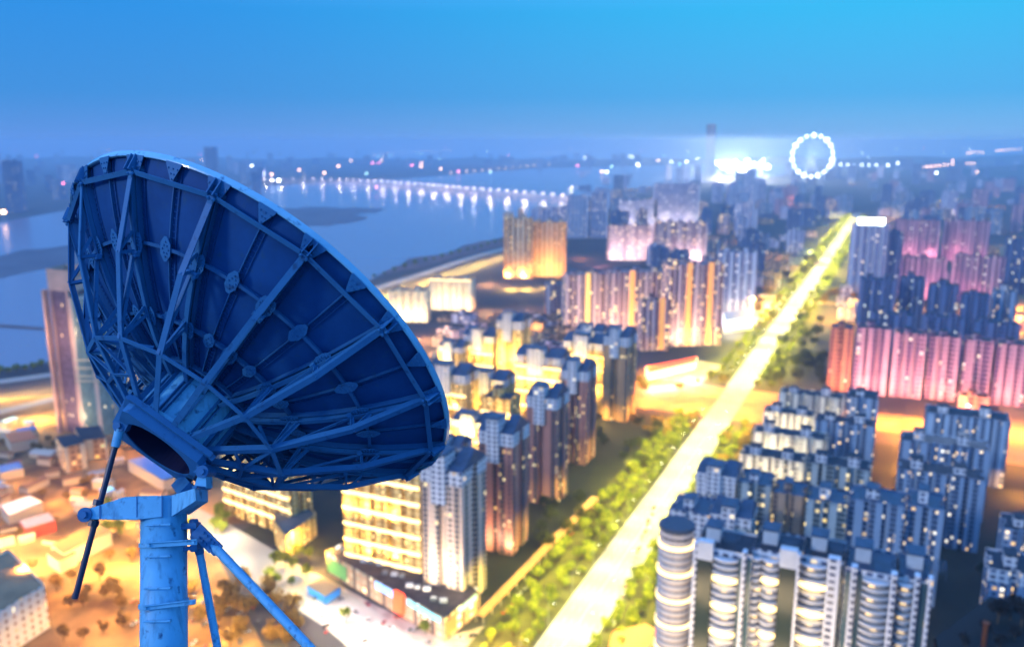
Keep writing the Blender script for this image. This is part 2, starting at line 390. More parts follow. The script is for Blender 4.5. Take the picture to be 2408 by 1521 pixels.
def build(label, xy, ang, Wd, D, h, st, kind='plain', cat='apartment tower', name='apartment_tower', group=None, strips=None, pent=True, rm='roof', crown=None, nb=None):
    e = empty(name, (xy[0], xy[1], 0), ang, label, cat, group)
    nb = nb or max(1, round(Wd / 11)); rd = min(2.6, Wd / nb * .25)
    ring = comb(Wd, D, nb, rd); off = (rnd.uniform(0, 60), 0)
    bm = newbm(); prism(bm, ring, 0, h, True, False, off); wall = obj('wall', bm, F[st], e)
    bm = newbm(); prism(bm, ring, h - 1.2, h - 1.0, False, True); obj('roof', bm, M[rm], e)
    cx, cy = Wd / 2, D / 2
    c = Vector((xy[0], xy[1])) + Vector((math.cos(ang) * cx - math.sin(ang) * cy, math.sin(ang) * cx + math.cos(ang) * cy))
    BUILT.append((c.x, c.y, math.hypot(Wd, D) / 2))
    if kind == 'pylon':                     # white crowned tower: lift pylon at the front, sloping slate roofs beside it
        ch = min(22, h * .24)
        g = .35
        wide = [(q[0] + (-g if q[0] < cx else g), q[1] + (-g if q[1] < cy else g)) for q in ring]
        bm = newbm(); prism(bm, wide, h - ch * .42, h, True, False, off); obj('crown_wall', bm, F['white'], e)
        a, b2 = Wd * .28, Wd * .62
        bm = newbm(); prism(bm, [(a, -2.4), (b2, -2.4), (b2, D * .38), (a, D * .38)], h - ch, h + ch * .45, True, False); py = obj('lift_tower', bm, F['white'], e)
        bm = newbm(); prism(bm, [(a - .5, -2.9), (b2 + .5, -2.9), (b2 + .5, D * .38 + .5), (a - .5, D * .38 + .5)], h + ch * .45, h + ch * .45 + 1, False, True); obj('cap', bm, M['blueroof'], py)
        for x0, x1 in ((-.6, a - .4), (b2 + .4, Wd + .6)):
            bm = newbm(); z = h + .1
            v = [bm.verts.new(c_) for c_ in ((x0, -.6, z), (x1, -.6, z), (x1, D + .6, z), (x0, D + .6, z), (x0 + 1.2, D * .6, z + ch * .42), (x1 - 1.2, D * .6, z + ch * .42))]
            for f in ((0, 1, 5, 4), (2, 3, 4, 5), (3, 0, 4), (1, 2, 5), (3, 2, 1, 0)): bm.faces.new([v[i] for i in f])
            obj('gable_roof', bm, M['blueroof'], e)
    elif pent:
        for k in range(max(1, nb // 2)):
            s0 = Wd * (k + .3) / max(1, nb // 2); w_ = min(7, Wd * .25); ph = rnd.uniform(3, 6.5)
            bm = newbm(); prism(bm, [(s0, D * .3), (s0 + w_, D * .3), (s0 + w_, D * .7), (s0, D * .7)], h - 1, h + ph, True, False); q = obj('lift_house', bm, F['white' if st in ('blue', 'teal', 'ivory', 'white') else st], e)
            bm = newbm(); prism(bm, [(s0 - .4, D * .3 - .4), (s0 + w_ + .4, D * .3 - .4), (s0 + w_ + .4, D * .7 + .4), (s0 - .4, D * .7 + .4)], h + ph, h + ph + .5, False, True); obj('cap', bm, M[rm], q)
    if crown:
        bm = newbm(); wide = [(q[0] + (-.3 if q[0] < cx else .3), q[1] + (-.3 if q[1] < cy else .3)) for q in ring]
        prism(bm, wide, h - 7, h + .4, True, False); obj('crown_wall', bm, F[crown], e)
    if strips:
        ms, zs = strips
        for z in zs:
            zz = z * h; bm = newbm(); n = nb * 10; fr = []
            for i in range(n + 1):          # wavy glowing cornice along front
                x = Wd * i / n; fr.append((x, -.7 - .9 * abs(math.sin(math.pi * nb * i / n))))
            lo = [bm.verts.new((x, y, zz)) for x, y in fr]; hi = [bm.verts.new((x, y, zz + 1.5)) for x, y in fr]
            lb = [bm.verts.new((x, .1, zz)) for x, y in fr]; hb = [bm.verts.new((x, .1, zz + 1.5)) for x, y in fr]
            for i in range(n):
                bm.faces.new((lo[i], lo[i + 1], hi[i + 1], hi[i])); bm.faces.new((hi[i], hi[i + 1], hb[i + 1], hb[i])); bm.faces.new((lb[i], lb[i + 1], lo[i + 1], lo[i]))
            obj('light_strip', bm, M[ms], e)
    return e
PROBE = []
def flood(x, y, h, power, col, size=8, aim=(0, 0, -1)):
    light(None, P(x, y, h), power, col, size, aim)
BACK = tuple(V * .0 - U)
def facade_fill_lights(x0, y0, x1, y1, n, power, col, off=14, h=6, up=.9):
    """row of fixtureless lights added before a facade at height h, tilted up at it"""
    a, b2 = P(x0, y0), P(x1, y1)
    for i in range(n):
        p = a.lerp(b2, (i + .5) / n) - U * off; p.z = h
        light(None, p, power, col, 5, (U.x, U.y, up))

# towers beside the avenue, near left
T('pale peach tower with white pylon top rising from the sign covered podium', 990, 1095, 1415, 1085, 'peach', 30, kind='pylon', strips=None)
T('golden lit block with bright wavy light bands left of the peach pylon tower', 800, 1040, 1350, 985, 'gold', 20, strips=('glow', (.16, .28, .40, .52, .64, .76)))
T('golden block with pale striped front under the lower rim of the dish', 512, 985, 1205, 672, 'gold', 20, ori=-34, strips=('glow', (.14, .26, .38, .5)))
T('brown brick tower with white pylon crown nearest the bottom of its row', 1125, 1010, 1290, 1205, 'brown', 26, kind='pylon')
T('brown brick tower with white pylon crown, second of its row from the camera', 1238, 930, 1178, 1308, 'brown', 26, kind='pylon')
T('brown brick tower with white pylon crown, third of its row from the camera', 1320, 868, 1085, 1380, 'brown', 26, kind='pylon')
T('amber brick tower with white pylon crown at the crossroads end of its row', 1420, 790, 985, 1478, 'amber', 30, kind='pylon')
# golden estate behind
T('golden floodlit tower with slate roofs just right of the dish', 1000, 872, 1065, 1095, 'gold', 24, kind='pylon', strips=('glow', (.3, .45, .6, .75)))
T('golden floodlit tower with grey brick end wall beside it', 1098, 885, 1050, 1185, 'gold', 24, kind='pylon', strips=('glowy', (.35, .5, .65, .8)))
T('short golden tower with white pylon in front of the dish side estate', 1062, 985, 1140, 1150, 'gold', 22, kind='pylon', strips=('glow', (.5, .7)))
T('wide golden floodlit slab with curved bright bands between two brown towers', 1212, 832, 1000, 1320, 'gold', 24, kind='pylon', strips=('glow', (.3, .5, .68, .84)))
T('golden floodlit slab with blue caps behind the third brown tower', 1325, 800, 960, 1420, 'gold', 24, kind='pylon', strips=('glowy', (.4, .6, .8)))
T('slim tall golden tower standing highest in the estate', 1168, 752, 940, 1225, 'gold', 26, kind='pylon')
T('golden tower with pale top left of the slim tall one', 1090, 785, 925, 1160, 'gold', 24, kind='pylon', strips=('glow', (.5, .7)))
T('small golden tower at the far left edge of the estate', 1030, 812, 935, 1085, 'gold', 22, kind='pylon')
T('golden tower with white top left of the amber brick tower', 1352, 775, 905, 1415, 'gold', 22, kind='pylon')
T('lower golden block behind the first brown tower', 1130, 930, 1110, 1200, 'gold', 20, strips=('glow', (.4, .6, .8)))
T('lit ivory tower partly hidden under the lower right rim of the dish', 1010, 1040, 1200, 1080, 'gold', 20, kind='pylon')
# pink cream slabs
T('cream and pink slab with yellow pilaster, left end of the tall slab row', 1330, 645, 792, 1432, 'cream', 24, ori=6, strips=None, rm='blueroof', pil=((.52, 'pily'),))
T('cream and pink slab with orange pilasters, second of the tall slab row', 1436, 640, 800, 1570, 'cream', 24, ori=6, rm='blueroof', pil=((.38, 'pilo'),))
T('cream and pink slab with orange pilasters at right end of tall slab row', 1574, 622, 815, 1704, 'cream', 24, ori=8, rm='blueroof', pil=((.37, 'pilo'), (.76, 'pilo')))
T('shorter pink block with one orange pilaster below the slab row middle', 1510, 705, 825, 1575, 'cream', 16, ori=8, pil=((.74, 'pilo'),))
T('lilac grey slab behind the right end of the tall slab row', 1692, 590, 740, 1782, 'grey', 24, ori=-10)
T('pale cream block at the left foot of the tall slab row', 1282, 668, 742, 1330, 'cream', 20, ori=0)
T('orange lit slab at the river end with yellow glow at its foot', 1184, 512, 655, 1252, 'orange', 24, ori=-6)
T('orange and rose slab right beside the river end slab', 1254, 522, 650, 1332, 'orange', 24, ori=-6)
T('grey lilac tower rising behind the orange river slabs', 1262, 488, 590, 1330, 'grey', 24, ori=0)
T('rose slab with white lit lower floors left of centre', 1430, 530, 612, 1536, 'cream', 24, ori=0)
T('rose slab with gold lit bays above white lower floors', 1542, 524, 618, 1664, 'cream', 24, ori=0)
T('tall lilac slab with pale lit base behind the rose slabs', 1540, 432, 540, 1646, 'grey', 24, ori=0)
T('grey building with broad pale lit arch front', 1456, 470, 540, 1546, 'grey', 24, ori=0)
T('grey white striped tower left of the arch fronted building', 1392, 452, 560, 1430, 'grey', 20, ori=4)
T('slim grey tower with white stripe behind the bridge end', 1336, 460, 560, 1386, 'grey', 20, ori=4)
T('beige floodlit civic block with stepped top near the river road', 1010, 655, 727, 1108, 'beige', 26, ori=-12, cat='civic building', name='civic_building', strips=('glow', (.97,)))
T('beige lit civic block nearest the dish rim', 912, 682, 756, 1004, 'beige', 26, ori=-6, cat='civic building', name='civic_building')
# right of the avenue
e_h, e_p, e_w = T('dark glass office tower with a glaring white sign on its roof', 2008, 528, 700, 2092, 'grey', 30, ori=-14, cat='office tower', name='office_tower')
T('dark blue slab directly right of the sign topped office tower', 2093, 545, 700, 2125, 'navy', 30, ori=-14)
lab = ['rust orange tower at the left end of the long rose row', 'rose tower, second from the left in the long rose row', 'rose tower, third from the left in the long rose row',
       'rose tower, fourth from the left in the long rose row', 'rose tower, fifth from the left in the long rose row', 'rose tower cut by the right edge of the picture']
for i, (x0, x1, yt, yb) in enumerate(((1955, 2008, 768, 915), (2014, 2096, 768, 922), (2104, 2180, 780, 930), (2188, 2262, 788, 936), (2270, 2338, 798, 943), (2346, 2425, 806, 950))):
    T(lab[i], x0, yt, yb, x1, 'rust' if i == 0 else 'pink', 24)
lab = ['first navy tower behind the rose row, beside the avenue trees', 'second navy tower behind the rose row', 'third navy tower behind the rose row', 'fourth navy tower behind the rose row', 'blue grey tower at right end behind the rose row']
for i, (x0, x1, yt) in enumerate(((2024, 2108, 655), (2116, 2178, 652), (2186, 2258, 668), (2262, 2330, 690), (2338, 2396, 682))):
    T(lab[i], x0, yt, yt + 170, x1, 'navy' if i < 4 else 'blue', 22)
lab = ['low navy roofed slab right behind the rust orange tower', 'low navy roofed slab behind the middle of the rose row', 'low navy roofed slab behind the right of the rose row']
for i, (x0, x1, yt) in enumerate(((2050, 2150, 735), (2170, 2270, 742), (2290, 2400, 755))):
    T(lab[i], x0, yt, yt + 145, x1, 'navy', 18)
T('rose slab right of the office tower in the middle distance', 2118, 603, 700, 2228, 'pink', 20)
T('rose slab left of the orange street on the right', 2242, 600, 708, 2366, 'pink', 20)
T('far rose slab with pointed roof masts, left one', 2106, 516, 610, 2212, 'pink', 20)
T('far rose slab with pointed roof masts, right one', 2222, 518, 612, 2332, 'pink', 20)
T('dark indigo tower at the right edge behind the orange street', 2370, 560, 690, 2450, 'navy', 24)
# stepped blue white estate, lower right
T('ivory slab at the top of the stepped estate beside the orange street', 1832, 920, 1045, 1985, 'ivory', 18)
T('blue block closing the right end of the topmost stepped slab', 1990, 930, 1110, 2066, 'blue', 26)
T('ivory slab, second step of the estate beside the avenue', 1795, 965, 1095, 1915, 'ivory', 18)
T('blue slab, second step of the estate on the inner side', 1918, 985, 1135, 2060, 'blue', 18)
T('ivory slab with dark caps, third step of the estate', 1768, 1012, 1150, 1945, 'ivory', 18)
T('long cream slab, fourth step of the estate', 1738, 1065, 1225, 1890, 'ivory', 20)
T('pale teal slab at right of the fourth step', 1893, 1085, 1260, 2048, 'teal', 20)
T('wide blue block with floodlit white roof edge', 2178, 968, 1120, 2378, 'blue', 24)
T('middle blue block of the three on the right', 2118, 1032, 1195, 2330, 'blue', 22)
T('front blue block of the three on the right', 2112, 1100, 1265, 2318, 'blue', 22)
T('white tower with curved blue roof right beside the avenue trees', 1638, 1108, 1290, 1730, 'white', 26, rm='blueroof', kind='pylon')
T('white slab joined to the curved roof tower by the avenue', 1735, 1130, 1310, 1815, 'teal', 24, rm='blueroof')
T('brown umber tower between white and blue slabs', 1818, 1155, 1350, 1892, 'umber', 24, rm='blueroof')
T('pale teal slab right of the brown umber tower', 1896, 1172, 1385, 1992, 'teal', 24, rm='blueroof')
T('long blue slab with dark flat roof above the front terrace', 1996, 1170, 1395, 2130, 'blue', 24, rm='blueroof')
T('blue tower with dark domed cap at the right end of the long slab', 2134, 1185, 1410, 2222, 'blue', 26, rm='blueroof')
T('white block with blue roof garden just behind the round tower', 1572, 1195, 1400, 1668, 'white', 26, rm='blueroof')
T('white block with deep blue roof behind the front terrace', 1672, 1205, 1420, 1765, 'teal', 24, rm='blueroof', kind='pylon')
T('blue block at the right edge with red lamp beside it', 2362, 1240, 1420, 2450, 'blue', 24)
T('pale blue block at the right edge above the dark trees', 2328, 1335, 1540, 2450, 'blue', 24, crown='white')
# tall tower at left
th_ = heightof(640, 1015); tp = P(103, 640, th_)
te = empty('office_tower', (tp.x, tp.y, 0), R(-8), 'tall rounded office tower by the river with copper and green glass faces', 'office tower')
tw = 52; n = 18; arc = [(tw * i / n, 3.5 - 7 * math.sin(math.pi * i / n)) for i in range(n + 1)]
k = 8
bm = newbm(); prism(bm, arc[:k + 1] + [(arc[k][0], 30), (0, 30)], 0, th_ - 14, True, False); obj('wall', bm, F['plum'], te)
arc2 = arc[k:]; bm = newbm(); prism(bm, [(x, y - 1.2) for x, y in arc2] + [(tw, 31), (arc[k][0], 31)], 0, th_ - 22, True, True); obj('glass_wall', bm, F['glass'], te)
bm = newbm(); prism(bm, [(x, y - .6) for x, y in arc[:k + 3]] + [(arc[k + 2][0], 30), (-.5, 30)], th_ - 16, th_ + 3, True, False); obj('crown_wall', bm, mat('copper_cladding', (.60, .36, .27), .5, noise=.2, scale=.1), te)
bm = newbm(); prism(bm, arc[:k + 3] + [(arc[k + 2][0], 29.5), (0, 29.5)], th_ - 3, th_ - 2, False, True); obj('roof', bm, M['roof'], te)
for z in (.34, .37, .42, .47):
    bm = newbm(); prism(bm, [(x, y - 1.9) for x, y in arc2] + [(tw, 5), (arc[k][0], 5)], th_ * z, th_ * z + 1.6, False, True); obj('cornice', bm, mat('sandstone', (.6, .48, .3), .7), te)
for x in (0, arc[k][0]):
    bm = newbm(); box(bm, (x - 1.2, -4.8, 0), (x + 1.2, 1, th_ - 15)); obj('pilaster', bm, mat('pink_stone', (.62, .34, .26), .7, noise=.2, scale=.1), te)
BUILT.append((tp.x + 26, tp.y + 15, 40))

# front terrace at the lower right: round tower and balconied bays
hT = 96.0
p0 = P(1592, 1232, hT)
rt = empty('round_tower', (p0.x, p0.y, 0), 0, 'round corner tower with glowing ring bands and dark oval roof', 'apartment tower')
def disc(r, n=40): return [(r * math.cos(2 * math.pi * i / n), r * math.sin(2 * math.pi * i / n)) for i in range(n)]
ringfac = facade('banded_round_facade', (.62, .52, .44), glass=(.10, .08, .08), bay=3, wu=(.03, .97), wv=(.35, .8), lit=.03, slab=(.72, .6, .5))
rr_ = 7.4
bm = newbm(); prism(bm, disc(rr_), 0, hT, True, False); obj('wall', bm, ringfac, rt)
bm = newbm(); prism(bm, disc(rr_ + .5), hT - 1, hT + .6, False, True); obj('roof', bm, mat('oval_roof_felt', (.05, .07, .10), .8), rt)
for k in range(8):
    z = hT - 9 - k * 12.5
    if z > 0:
        bm = newbm(); prism(bm, disc(rr_ + .7), z, z + 1.7, False, True); obj('light_ring', bm, M['glow'], rt)
for k in range(28):
    z = 3.1 * k + 1
    if z < hT - 5:
        bm = newbm(); prism(bm, disc(rr_ + .35), z, z + .8, False, True); obj('balcony_band', bm, M['whitew'], rt)
def terrace(label, xl, yl, xr, segs, h, D=20, roofm='roof'):
    w = V; p = P(xl, yl, h); c = (xr - 1204) / 2000; ct, st = math.cos(TH), math.sin(TH)
    Wd = (c * (p.y * ct + (H - h) * st) - p.x) / (w.x - c * w.y * ct)
    e = empty('terrace_block', (p.x, p.y, 0), R(-24.4), label, 'apartment block')
    bm = newbm(); prism(bm, [(0, 1.5), (Wd, 1.5), (Wd, D), (0, D)], 0, h, True, False, (5, 0)); obj('wall', bm, F['white'], e)
    bm = newbm(); prism(bm, [(.5, 2), (Wd - .5, 2), (Wd - .5, D - .5), (.5, D - .5)], h - 1.4, h - 1.2, False, True); obj('roof', bm, M[roofm], e)
    x = 0; tot = sum(s[1] for s in segs)
    for kind, wd in segs:
        a = x * Wd / tot; x += wd; b2 = x * Wd / tot
        if kind == 'glass':
            bm = newbm(); box(bm, (a + .3, -.6, 0), (b2 - .3, 1.6, h - 5)); obj('glass_stair', bm, M['dgreen'], e)
            bm = newbm(); box(bm, (a, -1, h - 5), (b2, 3, h + 3)); obj('stair_head', bm, M['whitew'], e)
        elif kind == 'pier':
            bm = newbm(); prism(bm, [(a, -.8), (b2, -.8), (b2, 3), (a, 3)], 0, h + 1.5, True, True); obj('pier', bm, F['white'], e)
        elif kind == 'dark':
            bm = newbm(); box(bm, (a + .2, .8, 0), (b2 - .2, 1.8, h - 2)); obj('glass_strip', bm, mat('teal_glass', (.05, .10, .12), .25), e)
        else:
            bm = newbm(); box(bm, (a, .9, 0), (b2, 1.7, h - 3)); obj('window_wall', bm, F['teal'].copy() if False else M['darkglass'], e)
            n = 10; z = h - 4; k = 0
            while z > h * .0 + 2:
                pts = [(a + (b2 - a) * i / n, .5 - 2.6 * math.sin(math.pi * i / n) ** .7 - .4) for i in range(n + 1)] + [(b2, 1.6), (a, 1.6)]
                lit_ = kind == 'bay' and k % 4 == 3
                bm = newbm(); prism(bm, pts, z, z + (1.5 if lit_ else 1.0), False, True); bm.faces.new([bm.verts.new((q[0], q[1], z)) for q in pts][::-1])
                obj('light_strip' if lit_ else 'balcony', bm, M['glow'] if lit_ else M['whitew'], e)
                if k % 2 == 1 and rnd.random() < .8:
                    bm = newbm(); x0 = a + (b2 - a) * rnd.uniform(.2, .5); box(bm, (x0, .7, z + 1.1), (x0 + 2.2, .92, z + 2.8)); obj('lit_window', bm, mat('lit_window', (1, .7, .25), emit=2.2) if 'litw' not in M else M['litw'], e)
                z -= 3.1; k += 1
    # roof details: pergola frame, lift house, parapet
    for k in range(max(1, int(Wd // 16))):
        x0 = 3 + k * 16
        bm = newbm(); box(bm, (x0, D * .45, h - 1.2), (x0 + 6, D * .8, h + 5)); q = obj('lift_house', bm, M['whitew'], e)
        bm = newbm(); box(bm, (x0 - .6, D * .45 - .6, h + 5), (x0 + 6.6, D * .8 + .6, h + 5.6)); obj('cap', bm, M['blueroof'], q)
        bm = newbm()
        for j in range(9):
            t = -1 + j / 4; yy = D * .25 - (1 - t * t) * 3; beam(bm, (x0 + 7 + j * .9, yy, h + 3), (x0 + 7 + j * .9, D * .62, h + 3), .25, .35, (0, 0, 1))
        for j in (0, 8):
            for yy in (D * .25, D * .6): beam(bm, (x0 + 7 + j * .9, yy, h - 1.2), (x0 + 7 + j * .9, yy, h + 2.8), .3, .3, (0, 1, 0))
        obj('pergola', bm, M['blueroof'], e)
    return e
M['litw'] = mat('lit_room', (1, .66, .22), emit=2.2)
terrace('white terrace with dark green glass stair and glowing balcony bands beside round tower', 1632, 1282, 1768, [('pier', 1.5), ('glass', 6), ('bay', 9.5), ('dark', 1.5), ('pier', 1.5), ('dark', 2)], hT - 2, 22)
terrace('white terrace with black glass stair in the middle of the front row', 1768, 1290, 1882, [('plain', 4), ('bay', 6), ('glass', 6), ('pier', 1)], hT - 1, 22)
terrace('white terrace with angular white corner wall and glowing bands', 1884, 1305, 1984, [('bay', 9), ('pier', 4), ('dark', 1)], hT - 2, 22)
terrace('blue white terrace with dark glazed balconies at the right of front row', 1988, 1335, 2110, [('dark', 2), ('pier', 2), ('dark', 2), ('plain', 9), ('pier', 2)], hT - 3, 24, 'blueroof')
terrace('blue white terrace end block with narrow piers beside the dark gap', 2112, 1352, 2194, [('plain', 6), ('pier', 2), ('dark', 3), ('pier', 1.5)], hT - 4, 24, 'blueroof')

# low buildings given by their roof outline in the picture
def block(name, label, cat, pts, h, wallm, roofm, group=None, par=True):
    w = [P(x, y, h) for x, y in pts]; c = sum(w, Vector()) / len(w)
    e = empty(name, (c.x, c.y, 0), 0, label, cat, group)
    poly = [(p.x - c.x, p.y - c.y) for p in w]
    bm = newbm(); prism(bm, poly, 0, h, True, False); obj('wall', bm, wallm, e)
    ins = [(x * .97, y * .97) for x, y in poly]
    bm = newbm(); prism(bm, ins, h - 1.5 if par else h, h - 1.2 if par else h + .4, False, True); obj('roof', bm, roofm, e)
    BUILT.append((c.x, c.y, max(math.hypot(*q) for q in poly)))
    return e, poly
shop = facade('shop_front', (.55, .34, .20), (.15, .10, .08), period=14, pw=(0, .2), glass=(.35, .3, .2), bay=6, floor=5, lit=.35, ls=1.6, litc=((1, .8, .4), (.8, .9, 1)))
e, poly = block('shopping_podium', 'long low shopping podium with coloured lit signs under the peach pylon tower', 'shopping centre', [(765, 1295), (1045, 1452), (1128, 1385), (1060, 1330), (860, 1250)], 14, shop, mat('podium_roof_felt', (.09, .06, .06), .9, noise=.5, scale=.15))
for i_ in range(14):
    q_ = Vector(poly[0]).lerp(Vector(poly[1]), .06 + i_ * .065) + Vector((3.5, 7.0 + (i_ % 3) * 3)); bm = newbm(); box(bm, (q_.x, q_.y, 12.8), (q_.x + 3 + i_ % 2, q_.y + 2.5, 14.6)); obj('roof_unit', bm, M['whitew' if i_ % 2 else 'steel'], e)
def board(parent, poly, i, t0, t1, z0, z1, m, out_=.5):
    a, b2 = Vector(poly[i]), Vector(poly[(i + 1) % len(poly)]); p, q = a.lerp(b2, t0), a.lerp(b2, t1)
    d = (b2 - a).normalized(); n = Vector((d.y, -d.x)); bm = newbm()
    if n.dot(a.lerp(b2, .5)) < 0: n = -n
    c = [(p.x, p.y), (q.x, q.y), (q.x + n.x * out_, q.y + n.y * out_), (p.x + n.x * out_, p.y + n.y * out_)]
    prism(bm, c, z0, z1, False, True); obj('sign_board', bm, m, parent)
board(e, poly, 0, .02, .2, 2, 11, M['green']); board(e, poly, 0, .46, .62, 9, 13, M['signb']); board(e, poly, 0, .63, .70, 3, 15, M['signr'], 2.5)
board(e, poly, 0, .72, .97, 10, 13, mat('cyan_lit_sign', (.3, .85, .9), emit=1.2)); board(e, poly, 1, .02, .3, 3, 11, M['signr']); board(e, poly, 1, .4, .9, 10, 13, mat('teal_trim', (.3, .75, .75), emit=.5))
block('shopping_podium', 'low brown podium with flat grey roof under the antenna braces', 'shopping centre', [(645, 1225), (672, 1258), (744, 1206), (700, 1160), (640, 1175)], 16, F['gold'], mat('grey_roof_felt', (.14, .12, .11), .9, noise=.3, scale=.1))
block('entrance_canopy', 'small blue canopy roof on the plaza beside the podium', 'canopy', [(722, 1376), (765, 1402), (800, 1380), (757, 1356)], 5, M['canopy'], mat('canopy_top', (.2, .14, .1), .8), par=False)
whitef = facade('white_hotel_facade', (.80, .74, .62), glass=(.30, .20, .12), bay=5, floor=4, wu=(.3, .62), lit=.05)
block('courtyard_building', 'big floodlit white building at the lower left corner', 'building', [(-60, 1470), (85, 1385), (108, 1395), (118, 1440), (40, 1580), (-90, 1640)][0:1] + [(-90, 1480), (105, 1372), (20, 1290), (-140, 1370)][1:], 26, whitef, mat('brown_roof_felt', (.30, .19, .10), .9, noise=.3, scale=.1))
for i, (pts, h, wl, rf, lab_) in enumerate((
    ([(300, 1082), (385, 1130), (450, 1105), (365, 1066)], 9, M['sheds'], M['shedb'], 'long shed with blue sheet roof right of the actuator rod'),
    ([(345, 1048), (430, 1090), (446, 1080), (360, 1040)], 7, M['sheds'], M['shedr'], 'narrow shed with red sheet roof behind the blue roofed shed'),
    ([(-5, 1095), (45, 1085), (55, 1100), (0, 1112)], 7, M['sheds'], M['shedb'], 'small blue roofed shed at the left picture edge'),
    ([(0, 1188), (70, 1165), (100, 1180), (20, 1212)], 8, M['sheds'], mat('lilac_sheet_roof', (.45, .42, .6), .5), 'lilac roofed shed lowest on the left edge'),
    ([(45, 1225), (115, 1205), (130, 1222), (58, 1243)], 8, M['shedr'], mat('rose_sheet_roof', (.6, .4, .36), .6), 'rose roofed shed beside the lilac roofed one'),
    ([(130, 1028), (180, 1020), (200, 1040), (150, 1052)], 22, F['orange'], M['roof'], 'orange lit block at the foot of the tall rounded tower'),
    ([(175, 1005), (235, 1000), (250, 1030), (190, 1035)], 18, F['orange'], M['roof'], 'orange lit annex right under the tall rounded tower'),
    ([(110, 1300), (150, 1280), (180, 1300), (140, 1320)], 8, M['sheds'], M['earth'], 'brown site hut beside the bright road corner'),
    ([(120, 1280), (230, 1230), (262, 1248), (150, 1300)], 10, M['sheds'], mat('ochre_roof', (.25, .16, .06), .8), 'long ochre roofed hall left of the rod end'),
    ([(232, 1150), (262, 1140), (272, 1152), (240, 1162)], 6, M['sheds'], M['canopy'], 'small bright blue roofed kiosk by the yellow trees'),
    ([(10, 1020), (70, 1010), (90, 1030), (25, 1042)], 9, M['sheds'], mat('tile_roof', (.45, .14, .06), .8), 'tile roofed shed left of the tall rounded tower foot'),
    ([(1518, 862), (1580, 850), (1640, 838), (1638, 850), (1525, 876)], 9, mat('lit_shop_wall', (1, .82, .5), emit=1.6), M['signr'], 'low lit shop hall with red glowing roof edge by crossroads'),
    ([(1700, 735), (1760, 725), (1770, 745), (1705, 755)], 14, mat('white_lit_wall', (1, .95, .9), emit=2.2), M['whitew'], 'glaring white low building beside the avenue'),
    ([(1440, 1485), (1520, 1465), (1545, 1480), (1530, 1560), (1420, 1560)], 7, M['shedr'], M['shedr'], 'red roofed kiosk hall at the bottom right of the avenue'))):
    block('shed' if i not in (5, 6, 11, 12) else 'low_block', lab_, 'shed' if i not in (5, 6, 11, 12) else 'building', pts, h, wl, rf, par=False)
sr = random.Random(17); roofs_ = [M['earth'], M['sheds'], mat('rusty_sheet_roof', (.32, .13, .05), .7, noise=.4, scale=.3), M['steel'], mat('pale_sheet_roof', (.5, .42, .34), .6), M['shedb'], mat('brown_tile_roof', (.2, .1, .05), .8)]
nh = 0
for k in range(700):
    x, y = sr.uniform(-40, 470), sr.uniform(1000, 1300)
    if nh >= 75: break
    p = P(x, y); sz = sr.uniform(8, 22)
    if x > 330 and y > 1160: continue
    if any((p.x - a) ** 2 + (p.y - b2) ** 2 < (sz * .6 + c) ** 2 for a, b2, c in BUILT): continue
    an = R(sr.choice((-12, 35, 78)) + sr.uniform(-5, 5)); w_, d_, h_ = sz, sz * sr.uniform(.35, .6), sr.uniform(3, 7)
    e = empty('site_hut', (p.x, p.y, 0), an, None, 'hut', 'huts of the lamp lit site at left')
    bm = newbm(); box(bm, (0, 0, 0), (w_, d_, h_)); obj('wall', bm, M['sheds'], e)
    bm = newbm(); v = [bm.verts.new(c_) for c_ in ((-.5, -.5, h_ + .02), (w_ + .5, -.5, h_ + .02), (w_ + .5, d_ + .5, h_ + .02), (-.5, d_ + .5, h_ + .02), (-.5, d_ / 2, h_ + 1.8), (w_ + .5, d_ / 2, h_ + 1.8))]
    for f in ((0, 1, 5, 4), (2, 3, 4, 5), (3, 0, 4), (1, 2, 5), (3, 2, 1, 0)): bm.faces.new([v[i] for i in f])
    rm_ = sr.choice(roofs_); obj('gable_roof', bm, rm_, e)
    e['label'] = '%s hut with %s gable roof, %s' % ('long' if sz > 15 else 'small', {'site_earth': 'ochre', 'shed_wall': 'sandy', 'rusty_sheet_roof': 'rusty', 'grey_steel': 'grey', 'pale_sheet_roof': 'pale', 'blue_sheet_roof': 'blue', 'brown_tile_roof': 'brown'}[rm_.name], ('left of tall rounded tower foot' if y < 1120 else 'at the left picture edge') if x < 150 else ('behind the actuator rod' if y < 1130 else 'between rod and mast arm'))
    BUILT.append((p.x, p.y, sz * .55)); nh += 1
# covered walkway between towers and trees
a, b2 = P(1128, 1462), P(1318, 1250); c3 = P(1400, 1180)
e = empty('covered_walkway', a, 0, 'long orange paved covered walkway between brown towers and avenue trees', 'walkway')
d = (c3 - a); n_ = Vector((-d.y, d.x, 0)).normalized()
bm = newbm(); beam(bm, (0, 0, 4.2), d + Vector((0, 0, 4.2)), 5.5, .5, (0, 0, 1)); obj('walkway_roof', bm, M['brickp'], e)
for k in range(18):
    for s_ in (-2.3, 2.3):
        q = d * (k / 17) + n_ * s_; bm = newbm(); beam(bm, q, q + Vector((0, 0, 3.9)), .4, .4, (0, 1, 0)); obj('post', bm, M['deck'], e)
# roof sign of the office tower
bm = newbm(); box(bm, (0, 0, 0), (e_w * .75, 1.5, 11)); q = obj('roof_sign', bm, mat('glaring_sign', (.85, .97, 1), emit=9))
q.location = (e_p.x + math.cos(R(-14)) * e_w * .12, e_p.y + math.sin(R(-14)) * e_w * .12 + 1, e_h + .4); q.rotation_euler = (0, 0, R(-14))
tag(q, 'glaring white sign box on the roof of the dark glass office tower', 'sign')

